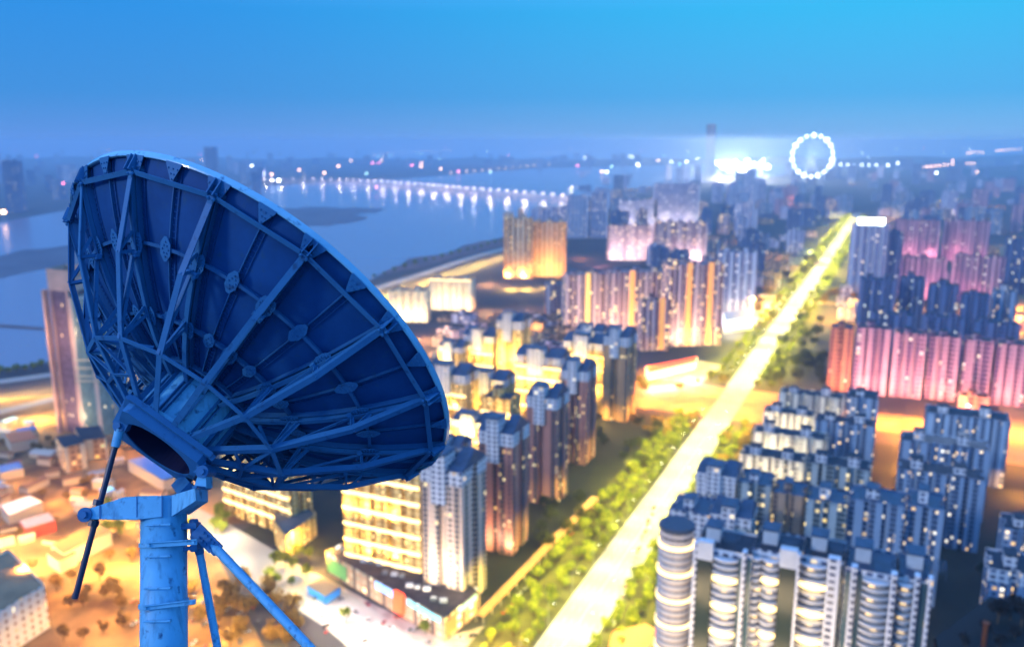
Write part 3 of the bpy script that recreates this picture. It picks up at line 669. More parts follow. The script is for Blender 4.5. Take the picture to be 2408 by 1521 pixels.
# ------------------------------------------------------------------ filler districts (each building its own thing)
def free(x, y, r):
    if any((x - a) ** 2 + (y - b2) ** 2 < (r + c) ** 2 * .8 for a, b2, c in BUILT): return False
    p = Vector((x, y, 0)) - A0; s, o = p.dot(U), p.dot(V)
    return not (-200 < s < 3100 and abs(o) < 45 + r) and not (410 < s < 530 and -250 < o < 900)
def district(n, xr, yr, styles, hr, wr, name, desc, group, seed, ori=(-24.4,)):
    r = random.Random(seed); k = 0; tries = 0
    while k < n and tries < n * 25:
        tries += 1; x = r.uniform(*xr); t = r.random(); y = yr[0] + (yr[1] - yr[0]) * t
        p = P(x, y); Wd = r.uniform(*wr); D = r.uniform(16, 26); rad = math.hypot(Wd, D) / 2
        if not free(p.x, p.y, rad): continue
        st = r.choice(styles); h = r.uniform(*hr); o = R(r.choice(ori) + r.uniform(-3, 3))
        tall = 'tall' if h > (hr[0] + hr[1]) / 2 else 'lower'; wide = 'broad' if Wd > (wr[0] + wr[1]) / 2 else 'slim'
        third = (x - xr[0]) / (xr[1] - xr[0]); pos = ('left', 'middle', 'right')[min(2, int(third * 3))]
        row = ('far', 'near')[t > .5]
        tone = {'navy': 'dark blue', 'grey': 'lilac grey', 'pink': 'rose', 'blue': 'pale blue', 'cream': 'cream pink', 'orange': 'orange', 'umber': 'umber', 'gold': 'golden', 'ivory': 'ivory', 'teal': 'grey teal', 'rust': 'rust', 'beige': 'beige'}[st]
        build('%s %s %s tower %s, %s %s' % (tall, wide, tone, desc, row, pos), (p.x, p.y), o, Wd, D, h, st, name=name, cat='tower', group=group, nb=max(1, round(Wd / 14)))
        k += 1
district(34, (1340, 1900), (428, 560), ['grey', 'navy', 'cream', 'grey', 'blue'], (50, 95), (26, 60), 'apartment_tower', 'in hazy district past slab row', 'towers in the hazy district beyond the slab row', 11, (0, 4, -24))
district(22, (1700, 2010), (460, 600), ['navy', 'grey', 'pink', 'blue'], (35, 75), (26, 50), 'apartment_tower', 'left of far avenue', 'towers left of the far avenue', 12)
district(40, (2040, 2440), (412, 560), ['navy', 'navy', 'grey', 'blue', 'pink'], (40, 90), (26, 60), 'apartment_tower', 'in dark far right district', 'towers in the dark district on the far right', 13)
district(36, (1500, 2440), (392, 425), ['navy', 'navy', 'grey'], (45, 100), (40, 90), 'apartment_tower', 'on skyline before big wheel', 'towers on the hazy skyline before the big wheel', 14, (0, -24))
district(34, (-40, 620), (400, 470), ['navy', 'navy', 'blue', 'grey'], (50, 130), (30, 60), 'high_rise', 'on far bank left of bridge', 'high rises on the far bank left of the bridge', 15, (0, 20))
district(40, (560, 1500), (362, 400), ['navy', 'blue', 'navy'], (50, 120), (50, 110), 'high_rise', 'on far bank behind bridge', 'high rises on the far bank behind the bridge', 16, (0, 20))
district(14, (1180, 1330), (500, 600), ['cream', 'grey', 'orange'], (25, 55), (20, 34), 'apartment_tower', 'by the bridge end', 'towers by the bridge end', 17, (0,))
district(14, (1230, 1345), (745, 860), ['umber', 'umber', 'grey'], (12, 24), (18, 34), 'low_house', 'in old quarter beside slab row', 'houses in the old quarter left of the slab row', 18, (-24, 10))
district(16, (1790, 2000), (600, 760), ['umber', 'navy', 'grey'], (12, 26), (20, 40), 'low_house', 'beside middle avenue', 'houses beside the middle avenue', 19)
district(16, (1420, 2000), (585, 720), ['grey', 'cream', 'navy'], (40, 66), (22, 40), 'apartment_tower', 'between slab row and avenue', 'towers between slab row and avenue', 20, (0, -10))
district(70, (1350, 2420), (400, 520), ['navy', 'grey', 'blue', 'navy', 'cream'], (16, 42), (30, 70), 'mid_rise_block', 'beyond the rose slabs and arch', 'mid rise blocks of the far districts', 31, (0, -24, 10))
district(40, (-60, 700), (352, 445), ['navy', 'blue', 'navy', 'grey'], (60, 150), (30, 70), 'high_rise', 'on hazy left bank', 'high rises on the hazy left bank', 32, (0, 20))
district(30, (1700, 2000), (500, 740), ['umber', 'grey', 'navy', 'cream'], (9, 20), (20, 46), 'low_house', 'left of middle avenue', 'low houses left of the middle avenue', 33)
district(26, (1010, 1330), (748, 880), ['umber', 'beige', 'umber', 'grey'], (6, 14), (14, 34), 'low_house', 'between civic blocks and golden estate', 'low houses between civic blocks and golden estate', 35)
district(26, (2020, 2420), (560, 1000), ['umber', 'navy', 'pink', 'rust'], (9, 22), (22, 50), 'low_house', 'among rose towers', 'low houses among the rose towers', 34)
T('tall dark high rise with pink roof lamp on the far bank', 478, 345, 430, 506, 'navy', 40, ori=0, pent=False)
T('pair topped dark tower at the left picture edge on the far bank', 2, 378, 500, 42, 'navy', 40, ori=10)
T('slender hazy tower breaking the skyline left of the bright lights', 1664, 292, 400, 1684, 'blue', 40, ori=0)

# ------------------------------------------------------------------ bridge
bp = [(600, 428), (640, 425), (720, 424), (800, 426), (900, 431), (1000, 438), (1100, 447), (1200, 455), (1335, 466)]
dk = 14.0; pts = [P(x, y, dk) for x, y in bp]
br = empty('river_bridge', (pts[0].x, pts[0].y, 0), 0, 'long low concrete road bridge with lamps across the river', 'bridge')
bm = newbm(); o0 = Vector((pts[0].x, pts[0].y, 0))
for a, b2 in zip(pts, pts[1:]):
    beam(bm, a - o0, b2 - o0, 26, 2.4, (0, 0, 1))
obj('deck', bm, M['deck'], br)
bm = newbm()
for a, b2 in zip(pts, pts[1:]):
    for s_ in (-13, 13):
        d = (b2 - a).normalized(); n_ = Vector((-d.y, d.x, 0)) * s_; beam(bm, a - o0 + n_ + Vector((0, 0, 1.9)), b2 - o0 + n_ + Vector((0, 0, 1.9)), .4, 1.2, (0, 0, 1))
obj('parapet', bm, M['deck'], br)
tot = [0.0]
for a, b2 in zip(pts, pts[1:]): tot.append(tot[-1] + (b2 - a).length)
def along(s):
    for i in range(len(pts) - 1):
        if s <= tot[i + 1] + 1e-6:
            return pts[i].lerp(pts[i + 1], (s - tot[i]) / (tot[i + 1] - tot[i])), (pts[i + 1] - pts[i]).normalized()
    return pts[-1], (pts[-1] - pts[-2]).normalized()
NL = 40
lampproto = None
for k in range(NL):
    s = tot[-1] * (k + .5) / NL; q, d = along(s); n_ = Vector((-d.y, d.x, 0))
    bm = newbm()
    for s_ in (-9, 9): tube(bm, (n_ * s_), n_ * s_ + Vector((0, 0, 13)), 1.6, seg=8)
    pier = obj('pier', bm, M['deck'], br); pier.location = (q.x - o0.x, q.y - o0.y, 0)
    if lampproto is None:
        lampproto = empty('bridge_lamp', (0, 0, 0), 0, 'twin armed lamp on the parapet of the river bridge', 'street lamp', 'lamps along the river bridge')
        bm = newbm(); tube(bm, (0, 0, 0), (0, 0, 13), .35, .2, 8); beam(bm, (-5, 0, 13), (5, 0, 13), .4, .4, (0, 0, 1)); obj('post', bm, M['steel'], lampproto)
        for s_ in (-4.2, 4.2):
            bm = newbm(); bmesh.ops.create_icosphere(bm, subdivisions=1, radius=1.9); h_ = obj('lamp_head', bm, mat('peach_lamp', (1, .76, .56), emit=16), lampproto); h_.location = (s_, 0, 13)
        e = lampproto
    else: e = copy_tree(lampproto)
    e.location = (q.x + n_.x * 0, q.y + n_.y * 0, q.z + 1.2); e.rotation_euler = (0, 0, math.atan2(n_.y, n_.x))
    if k % 2 == 1: light(None, Vector((q.x, q.y, q.z + 55)), 380000, (1, .75, .6), 20)

# ------------------------------------------------------------------ big wheel
wc = P(1908, 366, 0); wd = 5200.0; wx = (1908 - 1204) / 2000 * wd * .985; wz = H - (366 - 335) / 2000 * wd * .98; wr = 47 / 2000 * wd
wh = empty('ferris_wheel', (wx, wd, 0), 0, 'huge white lit observation wheel on the skyline', 'ferris wheel')
bm = newbm()
for yy in (-5, 5):
    for i in range(60):
        a0, a1 = 2 * math.pi * i / 60, 2 * math.pi * (i + 1) / 60
        beam(bm, (wr * math.cos(a0), yy, wz + wr * math.sin(a0)), (wr * math.cos(a1), yy, wz + wr * math.sin(a1)), 2.2, 2.2, (0, 1, 0))
obj('wheel_rim', bm, mat('wheel_white', (.8, .92, 1), emit=3), wh)
bm = newbm()
for i in range(30):
    a0 = 2 * math.pi * i / 30; beam(bm, (0, 0, wz), (wr * math.cos(a0), (5 if i % 2 else -5), wz + wr * math.sin(a0)), .5, .5, (0, 1, 0))
obj('spokes', bm, mat('spoke_lights', (.8, .9, 1), emit=1.2), wh)
bm = newbm()
for s_ in (-1, 1):
    for yy in (-14, 14): beam(bm, (0, yy * .5, wz), (s_ * wr * .55, yy * 2, 0), 4, 4, (0, 1, 0))
obj('support_frame', bm, M['whitew'], wh)
bm = newbm(); tube(bm, (0, -9, wz), (0, 9, wz), 6); obj('hub', bm, M['whitew'], wh)
for i in range(18):
    a0 = 2 * math.pi * (i + .5) / 18; bm = newbm(); bmesh.ops.create_icosphere(bm, subdivisions=1, radius=9 + (i * 7 % 5) * 1.6)
    c_ = obj('cabin', bm, mat('cabin_light', (.92, .95, 1), emit=5) if i == 0 else cabm, wh); c_.location = (wr * math.cos(a0), 0, wz + wr * math.sin(a0))
    if i == 0: cabm = c_.data.materials[0]

# ------------------------------------------------------------------ lamps far away
def mast(x, y, h, r, m, label, group, base=0):
    """lamp mast whose foot is on the ground; (x, y) is where its head stands in the picture"""
    p = P(x, y, h); e = empty('lamp_mast', (p.x, p.y, base), 0, label, 'lamp mast', group)
    bm = newbm(); tube(bm, (0, 0, 0), (0, 0, h - base), r * .16, r * .1, 6); obj('post', bm, M['steel'], e)
    bm = newbm(); bmesh.ops.create_icosphere(bm, subdivisions=1, radius=r)
    for v_ in bm.verts: v_.co.z *= .8
    o = obj('lamp_head', bm, m, e); o.location = (0, 0, h - base); return e
for i, (x, y, r_) in enumerate(((1676, 372, 16), (1690, 384, 22), (1700, 392, 18), (1730, 380, 14), (1742, 392, 26), (1758, 378, 20), (1772, 388, 24), (1790, 384, 16), (1804, 392, 20), (1745, 402, 18), (1716, 398, 16), (1795, 376, 12))):
    mast(x, y, 60, r_ * 1.3, mat('arena_lamp', (1, .97, .9), emit=16) if i == 0 else AM, 'glaring white floodlight mast in the bright cluster left of the wheel', 'floodlight masts left of the wheel')
    if i == 0: AM = bpy.data.materials['arena_lamp']
for i, (x, y) in enumerate(((1446, 375), (1468, 370), (1480, 366), (1488, 370), (1496, 376), (1500, 386), (1615, 380), (1640, 372))):
    mast(x, y, 24, 11, mat('riverside_lamp', (.95, .97, .9), emit=45) if i == 0 else bpy.data.materials['riverside_lamp'], 'white riverside lamp mast left of the glaring cluster', 'white riverside lamp masts')
for x, y, pw_ in ((1742, 392, 30e6), (1700, 388, 16e6), (1785, 388, 16e6), (1908, 380, 8e6)):  # bare lights added to make the haze glow around masts and wheel
    d = bpy.data.lights.new('arena_light', 'POINT'); d.energy = pw_; d.color = (1, .96, .88); d.shadow_soft_size = 22; o = bpy.data.objects.new('arena_light', d); COL.objects.link(o); o.location = P(x, y, 95)
fl = random.Random(5)
def lampline(pts, n, h, r, m, label, group, jit=0):
    for k in range(n):
        t = k / max(1, n - 1) * (len(pts) - 1); i = min(int(t), len(pts) - 2); f = t - i
        mast(pts[i][0] + (pts[i + 1][0] - pts[i][0]) * f + fl.uniform(-jit, jit), pts[i][1] + (pts[i + 1][1] - pts[i][1]) * f + fl.uniform(-jit, jit) * .3, h, r, m, label, group)
lampline([(865, 362), (980, 357), (1060, 354)], 16, 30, 8, M['lampo'], 'peach lamp on the far shore road behind the bridge', 'lamps on the far shore road')
lampline([(1250, 360), (1330, 358), (1425, 352)], 20, 30, 8, mat('pale_peach_lamp', (1, .7, .55), emit=7), 'pale peach lamp in the far row right of centre', 'lamps in the far row right of centre')
lampline([(1060, 406), (1180, 396), (1290, 386)], 14, 14, 4.5, M['lampo'], 'small lamp along the low spit in the river', 'lamps along the river spit')
lampline([(2150, 394), (2200, 390), (2250, 384), (2290, 384)], 16, 40, 9, M['lampo'], 'orange lamp on the distant street climbing right', 'orange lamps on the distant right street')
lampline([(2276, 360), (2290, 357), (2310, 359)], 5, 150, 8, M['lampo'], 'lamp on the hill road, left short row', 'lamps of the left hill row')
lampline([(2344, 354), (2370, 352), (2400, 350)], 9, 170, 8, M['lampo'], 'lamp on the hill road, right long row', 'lamps of the right hill row')
lampline([(1960, 386), (2060, 388)], 7, 40, 9, M['lampw'], 'white lamp just right of the big wheel', 'white lamps right of the wheel')
for i in range(80):
    x = fl.uniform(20, 1650) if i < 62 else fl.uniform(2000, 2400); y = fl.uniform(345, 412) if x > 500 else fl.uniform(350, 470)
    m = fl.choice([M['lampw'], M['lampo'], M['lampg'], M['lampr'], M['lampw'], M['lampo']]); dist = P(x, y, 30).y
    mast(x, y, 30, min(14, .0013 * dist), m, {'white_lamp': 'white', 'amber_lamp': 'amber', 'mint_lamp': 'mint green', 'pink_lamp': 'pink'}[m.name] + ' lamp mast scattered across the far city', 'scattered far ' + m.name.split('_')[0] + ' lamps')
for x, y, m, r_ in ((40, 352, 'lampr', 9), (20, 348, 'lampo', 9), (66, 346, 'lampo', 9), (492, 343, 'lampr', 11), (470, 362, 'lampr', 9), (474, 376, 'lampo', 9), (876, 383, 'lampr', 13), (890, 383, 'lampr', 11), (655, 424, 'lampw', 9), (640, 424, 'lampw', 6), (1145, 353, 'lampw', 12), (8, 498, 'lampo', 9), (885, 440, 'lampr', 4)):
    mast(x, y, 34, r_, M[m], '%s near %s' % ({'lampr': 'pink beacon mast', 'lampo': 'peach beacon mast', 'lampw': 'bright white beacon mast'}[m], 'the left edge' if x < 100 else 'the pink topped high rise' if x < 500 else 'the left bridge end' if x < 700 else 'the far shore right of the bridge start' if x < 900 else 'the middle of the far shore'), 'far beacons')

# ------------------------------------------------------------------ street lamps with their light
lp = empty('street_lamp', (0, 0, 0), 0, 'tall steel lamp standing among the trees along the broad avenue', 'street lamp', 'street lamps along the avenue')
bm = newbm(); tube(bm, (0, 0, 0), (0, 0, 14), .16, .09, 8); beam(bm, (0, 0, 14), (3.4, 0, 14.6), .12, .12, (0, 0, 1)); obj('post', bm, M['steel'], lp)
bm = newbm(); box(bm, (2.6, -.3, 14.5), (4.4, .3, 14.75)); obj('lamp_head', bm, M['steel'], lp); bm = newbm(); box(bm, (2.7, -.25, 14.42), (4.3, .25, 14.5)); obj('lamp_glass', bm, M['lampw'], lp)
first = True
s = -60
while s < 2900:
    step = 38 if s < 700 else 80 if s < 1500 else 160
    for side in (-1, 1):
        if not (415 < s < 525):
            e = lp if first else copy_tree(lp); first = False
            p = AV(s, side * 14.5); e.location = p; e.rotation_euler = (0, 0, R(-24.4) + (math.pi if side > 0 else 0))
            k = step / 38
            light(None, AV(s, side * 10.8, 14.3), 7000 * k, (1, .84, .50), 3)
            light(None, AV(s, side * 28, 27), 62000 * k, (1, .84, .08), 6)  # extra light without a post, added over the verge to brighten the trees
    s += step

# ------------------------------------------------------------------ trees
def tree_proto(h, rad, m, seed, n=380):
    r = random.Random(seed); e = empty('street_tree', (0, 0, 0))
    bm = newbm(); tube(bm, (0, 0, 0), (.1, 0, h * .5), .28, .16, 8)
    for k in range(4):
        a = k * 1.6 + r.random(); tube(bm, (.05, 0, h * (.3 + .05 * k)), (math.cos(a) * rad * .55, math.sin(a) * rad * .55, h * .68), .13, .05, 6)
    obj('trunk', bm, M['bark'], e)
    lobes = [(r.uniform(-.5, .5) * rad, r.uniform(-.5, .5) * rad, h * r.uniform(.5, .85), rad * r.uniform(.35, .6)) for _ in range(8)]
    bm = newbm()
    for i in range(n):
        l_ = lobes[i % 8]; d = Vector((r.gauss(0, 1), r.gauss(0, 1), r.gauss(0, .8))).normalized() * l_[3] * r.uniform(.55, 1.05)
        c = Vector(l_[:3]) + d; a = Vector((r.gauss(0, 1), r.gauss(0, 1), r.gauss(0, 1))).normalized(); b3 = a.orthogonal().normalized(); s_ = r.uniform(.4, .85)
        c3_ = a.cross(b3)
        bm.faces.new([bm.verts.new(c + b3 * s_), bm.verts.new(c + c3_ * s_ * .8), bm.verts.new(c - b3 * s_), bm.verts.new(c - c3_ * s_ * .8)])
    obj('crown', bm, m, e); return e
protos = {'leaf': [tree_proto(9, 4.0, M['leaf'], 1), tree_proto(7.5, 3.4, M['leaf'], 2), tree_proto(10, 4.2, M['leaf'], 3)],
          'dark': [tree_proto(10, 5, M['leafd'], 4), tree_proto(8, 4.4, M['leafd'], 5)], 'autumn': [tree_proto(10, 5, M['leafo'], 6), tree_proto(8, 4.5, M['leafo'], 7)]}
used = set(); tr = random.Random(3); NT = 0
def tree(kind, p, label, group, sc=1.0):
    global NT
    pr = tr.choice(protos[kind]); e = pr if id(pr) not in used else copy_tree(pr); used.add(id(pr))
    e.name = {'leaf': 'street_tree' if 'venue' in group else 'lit_tree', 'dark': 'garden_tree', 'autumn': 'amber_tree'}[kind]; used.add(pr.name)
    e.location = (p.x, p.y, 0); s_ = sc * tr.uniform(.8, 1.2); e.scale = (s_, s_, s_ * tr.uniform(.9, 1.15)); e.rotation_euler = (0, 0, tr.uniform(0, 6.28))
    tag(e, label, 'tree', group); NT += 1
for side, o0_, o1_, nm in ((-1, 16, 42, 'left'), (1, 16, 34, 'right')):
    s = -90
    while s < 405:
        for o in ([17, 26, 36] if side < 0 else [18, 29]):
            if tr.random() < .86:
                rw = {17: 'kerb', 26: 'middle', 36: 'garden side', 18: 'kerb', 29: 'outer'}[o]
                st = (['at the picture bottom', 'beside the nearest brown tower', 'beside the middle brown towers', 'near the crossroads'] if side < 0 else ['at the picture bottom', 'beside the round tower', 'beside the curved roof tower', 'beside the stepped estate'])[min(3, int((s + 90) / 150))]
                tree('leaf', AV(s + tr.uniform(-4, 4), side * (o + tr.uniform(-2.5, 2.5))), 'yellow green tree, %s row %s of avenue, %s' % (rw, nm, st), 'avenue trees %s, %s row, %s' % (nm, rw, st))
        s += 10
    s = 540
    while s < 1250:
        for o in ((20,) if s > 1200 else (18, 30)):
            tree('leaf', AV(s + tr.uniform(-4, 4), side * (o + tr.uniform(-3, 3))), 'street tree %s of the avenue, %s' % (nm, ['just past the crossroads', 'midway beyond the crossroads', 'beside the glaring white building', 'far beyond the crossroads'][min(3, int((s - 540) / 180))]), 'far avenue trees %s, stretch %d' % (nm, int((s - 540) / 180)), 1.1)
        s += 24
# tree belts too far to count: one mass
bm = newbm()
for side in (-1, 1):
    s = 1250
    while s < 2900:
        for k in range(10):
            c = AV(s + tr.uniform(0, 22), side * tr.uniform(15, 36), tr.uniform(3, 11)); a = Vector((tr.gauss(0, 1), tr.gauss(0, 1), tr.gauss(0, 1))).normalized(); b3 = a.orthogonal().normalized(); c3_ = a.cross(b3); s_ = tr.uniform(2, 4)
            bm.faces.new([bm.verts.new(c + b3 * s_), bm.verts.new(c + c3_ * s_ * .8), bm.verts.new(c - b3 * s_), bm.verts.new(c - c3_ * s_ * .8)])
        s += 10
obj('tree_belt', bm, M['leaf'])['kind'] = 'stuff'
def grove(kind, pts, n, label, group, sc=1.0):
    for k in range(n):
        x, y = tr.uniform(pts[0], pts[2]), tr.uniform(pts[1], pts[3]); p = P(x, y)
        q = p - A0; s_, o_ = q.dot(U), q.dot(V)
        if abs(o_) < 16: continue
        if any((p.x - a) ** 2 + (p.y - b2) ** 2 < (c * .75) ** 2 for a, b2, c in BUILT): continue
        tree(kind, p, label, group, sc)
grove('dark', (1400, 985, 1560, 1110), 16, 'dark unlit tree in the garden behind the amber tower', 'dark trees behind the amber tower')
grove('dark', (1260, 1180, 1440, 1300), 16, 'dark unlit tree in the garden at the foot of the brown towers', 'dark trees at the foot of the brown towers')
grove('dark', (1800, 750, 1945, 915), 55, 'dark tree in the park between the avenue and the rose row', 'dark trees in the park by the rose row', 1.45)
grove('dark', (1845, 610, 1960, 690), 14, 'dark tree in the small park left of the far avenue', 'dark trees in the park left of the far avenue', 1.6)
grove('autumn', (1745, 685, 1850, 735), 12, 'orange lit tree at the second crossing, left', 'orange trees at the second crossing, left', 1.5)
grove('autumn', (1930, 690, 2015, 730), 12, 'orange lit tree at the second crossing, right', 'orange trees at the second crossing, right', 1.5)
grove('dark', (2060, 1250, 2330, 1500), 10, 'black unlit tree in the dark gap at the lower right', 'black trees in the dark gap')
grove('autumn', (440, 1380, 700, 1521), 26, 'amber lit tree below the antenna braces', 'amber trees below the antenna braces', 1.15)
grove('leaf', (440, 1195, 560, 1260), 10, 'bright yellow lit tree right of the antenna mast', 'yellow trees right of the antenna mast', 1.1)
grove('leaf', (205, 1180, 320, 1270), 8, 'bright yellow lit tree left of the antenna mast', 'yellow trees left of the antenna mast', 1.1)
grove('leaf', (620, 1290, 740, 1400), 9, 'green tree beside the shopping street', 'green trees beside the shopping street')
grove('leaf', (780, 1400, 1060, 1521), 7, 'small lit tree on the plaza before the podium', 'trees on the plaza', .8)
grove('autumn', (1480, 985, 1640, 1030), 12, 'orange lit tree at the near left corner of the crossroads', 'orange trees at the left crossroads corner')
grove('leaf', (1500, 905, 1640, 925), 8, 'orange lit tree before the red edged shop hall', 'orange trees before the red edged shop hall')
grove('autumn', (1690, 1000, 1800, 1100), 14, 'orange lit tree between avenue and stepped estate', 'orange trees between avenue and stepped estate')
grove('autumn', (-20, 1010, 330, 1300), 34, 'amber tree among the huts of the lamp lit site', 'amber trees among the site huts', .7)
grove('autumn', (20, 1310, 330, 1521), 26, 'brown lit tree beside the site road', 'brown trees beside the site road', .9)
for pts, n in (([(880, 655), (1000, 618), (1100, 592), (1180, 572)], 16), ([(0, 884), (140, 862)], 8)):
    for k in range(n):
        t = k / (n - 1) * (len(pts) - 1); i = min(int(t), len(pts) - 2); f = t - i
        tree('leaf', P(pts[i][0] + (pts[i + 1][0] - pts[i][0]) * f, pts[i][1] + (pts[i + 1][1] - pts[i][1]) * f), 'golden lit tree in the row along the river road', 'trees along the river road', 1.3)
print('TREES', NT)
# dark roof garden at lower right corner, with a rusty post
hb = 120.0
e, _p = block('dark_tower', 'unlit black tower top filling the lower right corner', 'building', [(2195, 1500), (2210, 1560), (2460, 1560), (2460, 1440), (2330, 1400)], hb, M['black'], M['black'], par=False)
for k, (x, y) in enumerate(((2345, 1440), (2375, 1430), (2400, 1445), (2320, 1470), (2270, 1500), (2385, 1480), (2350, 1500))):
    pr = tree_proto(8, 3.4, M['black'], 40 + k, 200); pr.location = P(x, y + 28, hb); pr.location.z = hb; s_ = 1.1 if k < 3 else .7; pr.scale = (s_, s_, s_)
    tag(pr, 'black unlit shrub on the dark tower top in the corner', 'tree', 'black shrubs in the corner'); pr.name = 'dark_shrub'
q = P(2312, 1521, hb); bm = newbm(); tube(bm, (0, 0, 0), (0, 0, 7.5), .75, .65, 12); tube(bm, (0, 0, 7.5), (0, 0, 7.9), .95, .95, 12); o = obj('post', bm, M['rust']); o.location = q
tag(o, 'thick rusty brown post on the dark tower top in the corner', 'post')

# ------------------------------------------------------------------ parked cars
def car_proto(m):
    e = empty('parked_car', (0, 0, 0))
    bm = newbm(); box(bm, (-2.2, -.9, .35), (2.2, .9, .95)); bmesh.ops.bevel(bm, geom=bm.edges[:], offset=.15, segments=2, affect='EDGES'); obj('body', bm, m, e)
    bm = newbm(); v = [bm.verts.new(c_) for c_ in ((-1.5, -.8, .95), (1.1, -.8, .95), (1.1, .8, .95), (-1.5, .8, .95), (-.9, -.65, 1.5), (.5, -.65, 1.5), (.5, .65, 1.5), (-.9, .65, 1.5))]
    for f in ((4, 5, 6, 7), (0, 1, 5, 4), (1, 2, 6, 5), (2, 3, 7, 6), (3, 0, 4, 7)): bm.faces.new([v[i] for i in f])
    obj('cabin', bm, M['darkglass'], e)
    for x in (-1.4, 1.4):
        for y in (-.85, .85):
            bm = newbm(); tube(bm, (x, y - .1, .35), (x, y + .1, .35), .35, seg=12); obj('wheel', bm, M['tyre'], e)
    return e
cars = [(car_proto(mat('white_car_paint', (.7, .7, .7), .3)), 'white'), (car_proto(mat('red_car_paint', (.5, .03, .02), .3)), 'red'), (car_proto(mat('black_car_paint', (.02, .02, .025), .25)), 'black'), (car_proto(mat('silver_car_paint', (.4, .42, .45), .3, .5)), 'silver')]
cu = set(); cr = random.Random(9)
def car(p, rz, where, group):
    pr, c_ = cr.choice(cars); e = pr if c_ not in cu else copy_tree(pr); cu.add(c_)
    e.location = (p.x, p.y, .3); e.rotation_euler = (0, 0, rz); tag(e, '%s car %s' % (c_, where), 'car', group + ' ' + c_)
for k in range(26):
    car(P(340 + (k % 9) * 28 - (k // 9) * 26, 1370 + (k // 9) * 44 + (k % 9) * 9), R(70 + cr.uniform(-6, 6)), 'parked in the brown car park left of the mast foot', 'cars in the brown car park')
for k in range(22):
    p = P(1440 + k * 4.6 + cr.uniform(-3, 3), 1470 - k * 13 + cr.uniform(-3, 3)); car(p, R(65), 'parked in the row between avenue trees and front terrace', 'cars beside the front terrace')
for k in range(18):
    t = k / 17; p = P(1190 + 200 * t + cr.uniform(-4, 4), 1440 - 240 * t); car(p, R(60), 'parked beside the covered walkway', 'cars beside the covered walkway')
for k in range(36):
    car(P(cr.uniform(560, 1120), cr.uniform(1400, 1515)), cr.uniform(0, 3), 'on the shopping street and plaza at the bottom', 'cars on the shopping street')

# ------------------------------------------------------------------ city lighting (lamps of streets, added fill lights before facades)
for o in range(-210, 600, 45):
    for s in ((442, 500) if o < 60 else (470,)): light(None, AV(s, o, 26), 125000, (1, .26, .01), 6)
for x, y in ((2404, 960), (2404, 880), (2402, 800), (2398, 740), (2394, 690), (2385, 650), (2362, 615), (2350, 590)): flood(x, y, 24, 170000 if y < 720 else 100000, (1, .42, .06), 8)
for o in (-220, -150, -80, 80, 160, 240, 320): light(None, AV(1100, o, 24), 110000, OR, 6)
for k in range(16):
    flood(885 + k * 20, 678 - k * 6.2, 18, 130000, (1, .62, .12), 8)
for x, y in ((0, 890), (70, 884), (140, 872), (0, 962), (80, 944), (140, 930), (700, 765), (280, 850), (280, 905)): flood(x, y, 20, 60000, (1, .6, .14), 8)
for x, y, p_ in ((30, 1070, 45), (110, 1110, 45), (240, 1080, 45), (330, 1130, 40), (60, 1230, 45), (160, 1200, 50), (290, 1230, 55), (150, 1300, 45), (250, 1350, 40), (60, 1330, 60), (330, 1420, 40), (200, 1440, 40), (100, 1480, 30), (280, 1500, 34), (420, 1130, 45), (20, 1140, 40), (440, 1180, 50), (480, 1480, 30), (400, 1290, 40), (300, 1000, 45), (180, 1100, 40)):
    flood(x, y, 26, p_ * 600, (1, .48, .08), 8)
for x, y in ((-20, 1265), (0, 1260), (10, 1300)): flood(x, y, 20, 90000, YE, 6)
for x, y in ((470, 1230), (540, 1275), (620, 1325), (700, 1370), (770, 1420), (850, 1465), (910, 1510), (520, 1215), (450, 1215)): flood(x, y, 16, 15000, (1, .86, .55), 6)
for x, y in ((800, 1400), (880, 1440), (960, 1480), (1050, 1500), (1120, 1500)): flood(x, y, 14, 12000, (1, .72, .72), 6)
flood(1170, 1490, 14, 20000, OR, 5); flood(1210, 1510, 14, 20000, OR, 5)
for x, y in ((1540, 885), (1590, 880), (1640, 870), (1725, 765), (1770, 735), (1820, 705)): flood(x, y, 14, 50000, WH, 6)
for x, y in ((1200, 665), (1240, 665), (1290, 662)): flood(x, y, 12, 120000, (1, .6, .1), 10)
for x, y in ((1150, 640), (1230, 700), (1150, 700), (1250, 760), (1020, 790), (1000, 760), (1180, 750)): flood(x, y, 24, 130000, (1, .46, .12), 8)
facade_fill_lights(150, 1015, 235, 1010, 3, 9000, (1, .68, .36), 30, 12, 1.6); facade_fill_lights(150, 1015, 235, 1010, 2, 9000, (1, .66, .36), 38, 90, .1)  # fixtureless lights added to warm the tall tower, the second row in mid air
facade_fill_lights(1185, 652, 1330, 655, 4, 60000, (1, .55, .12), 20)
facade_fill_lights(1010, 728, 1110, 732, 3, 20000, (1, .8, .5), 16); facade_fill_lights(912, 756, 1004, 758, 3, 20000, (1, .8, .5), 16)
facade_fill_lights(1335, 790, 1700, 815, 7, 46000, (1, .66, .40), 34, 6, 1.9)
facade_fill_lights(985, 1415, 1110, 1450, 3, 14000, (1, .8, .55), 16, 16, 1.6); facade_fill_lights(1125, 1290, 1240, 1300, 2, 9000, (1, .6, .35), 12, 6, 1.6)

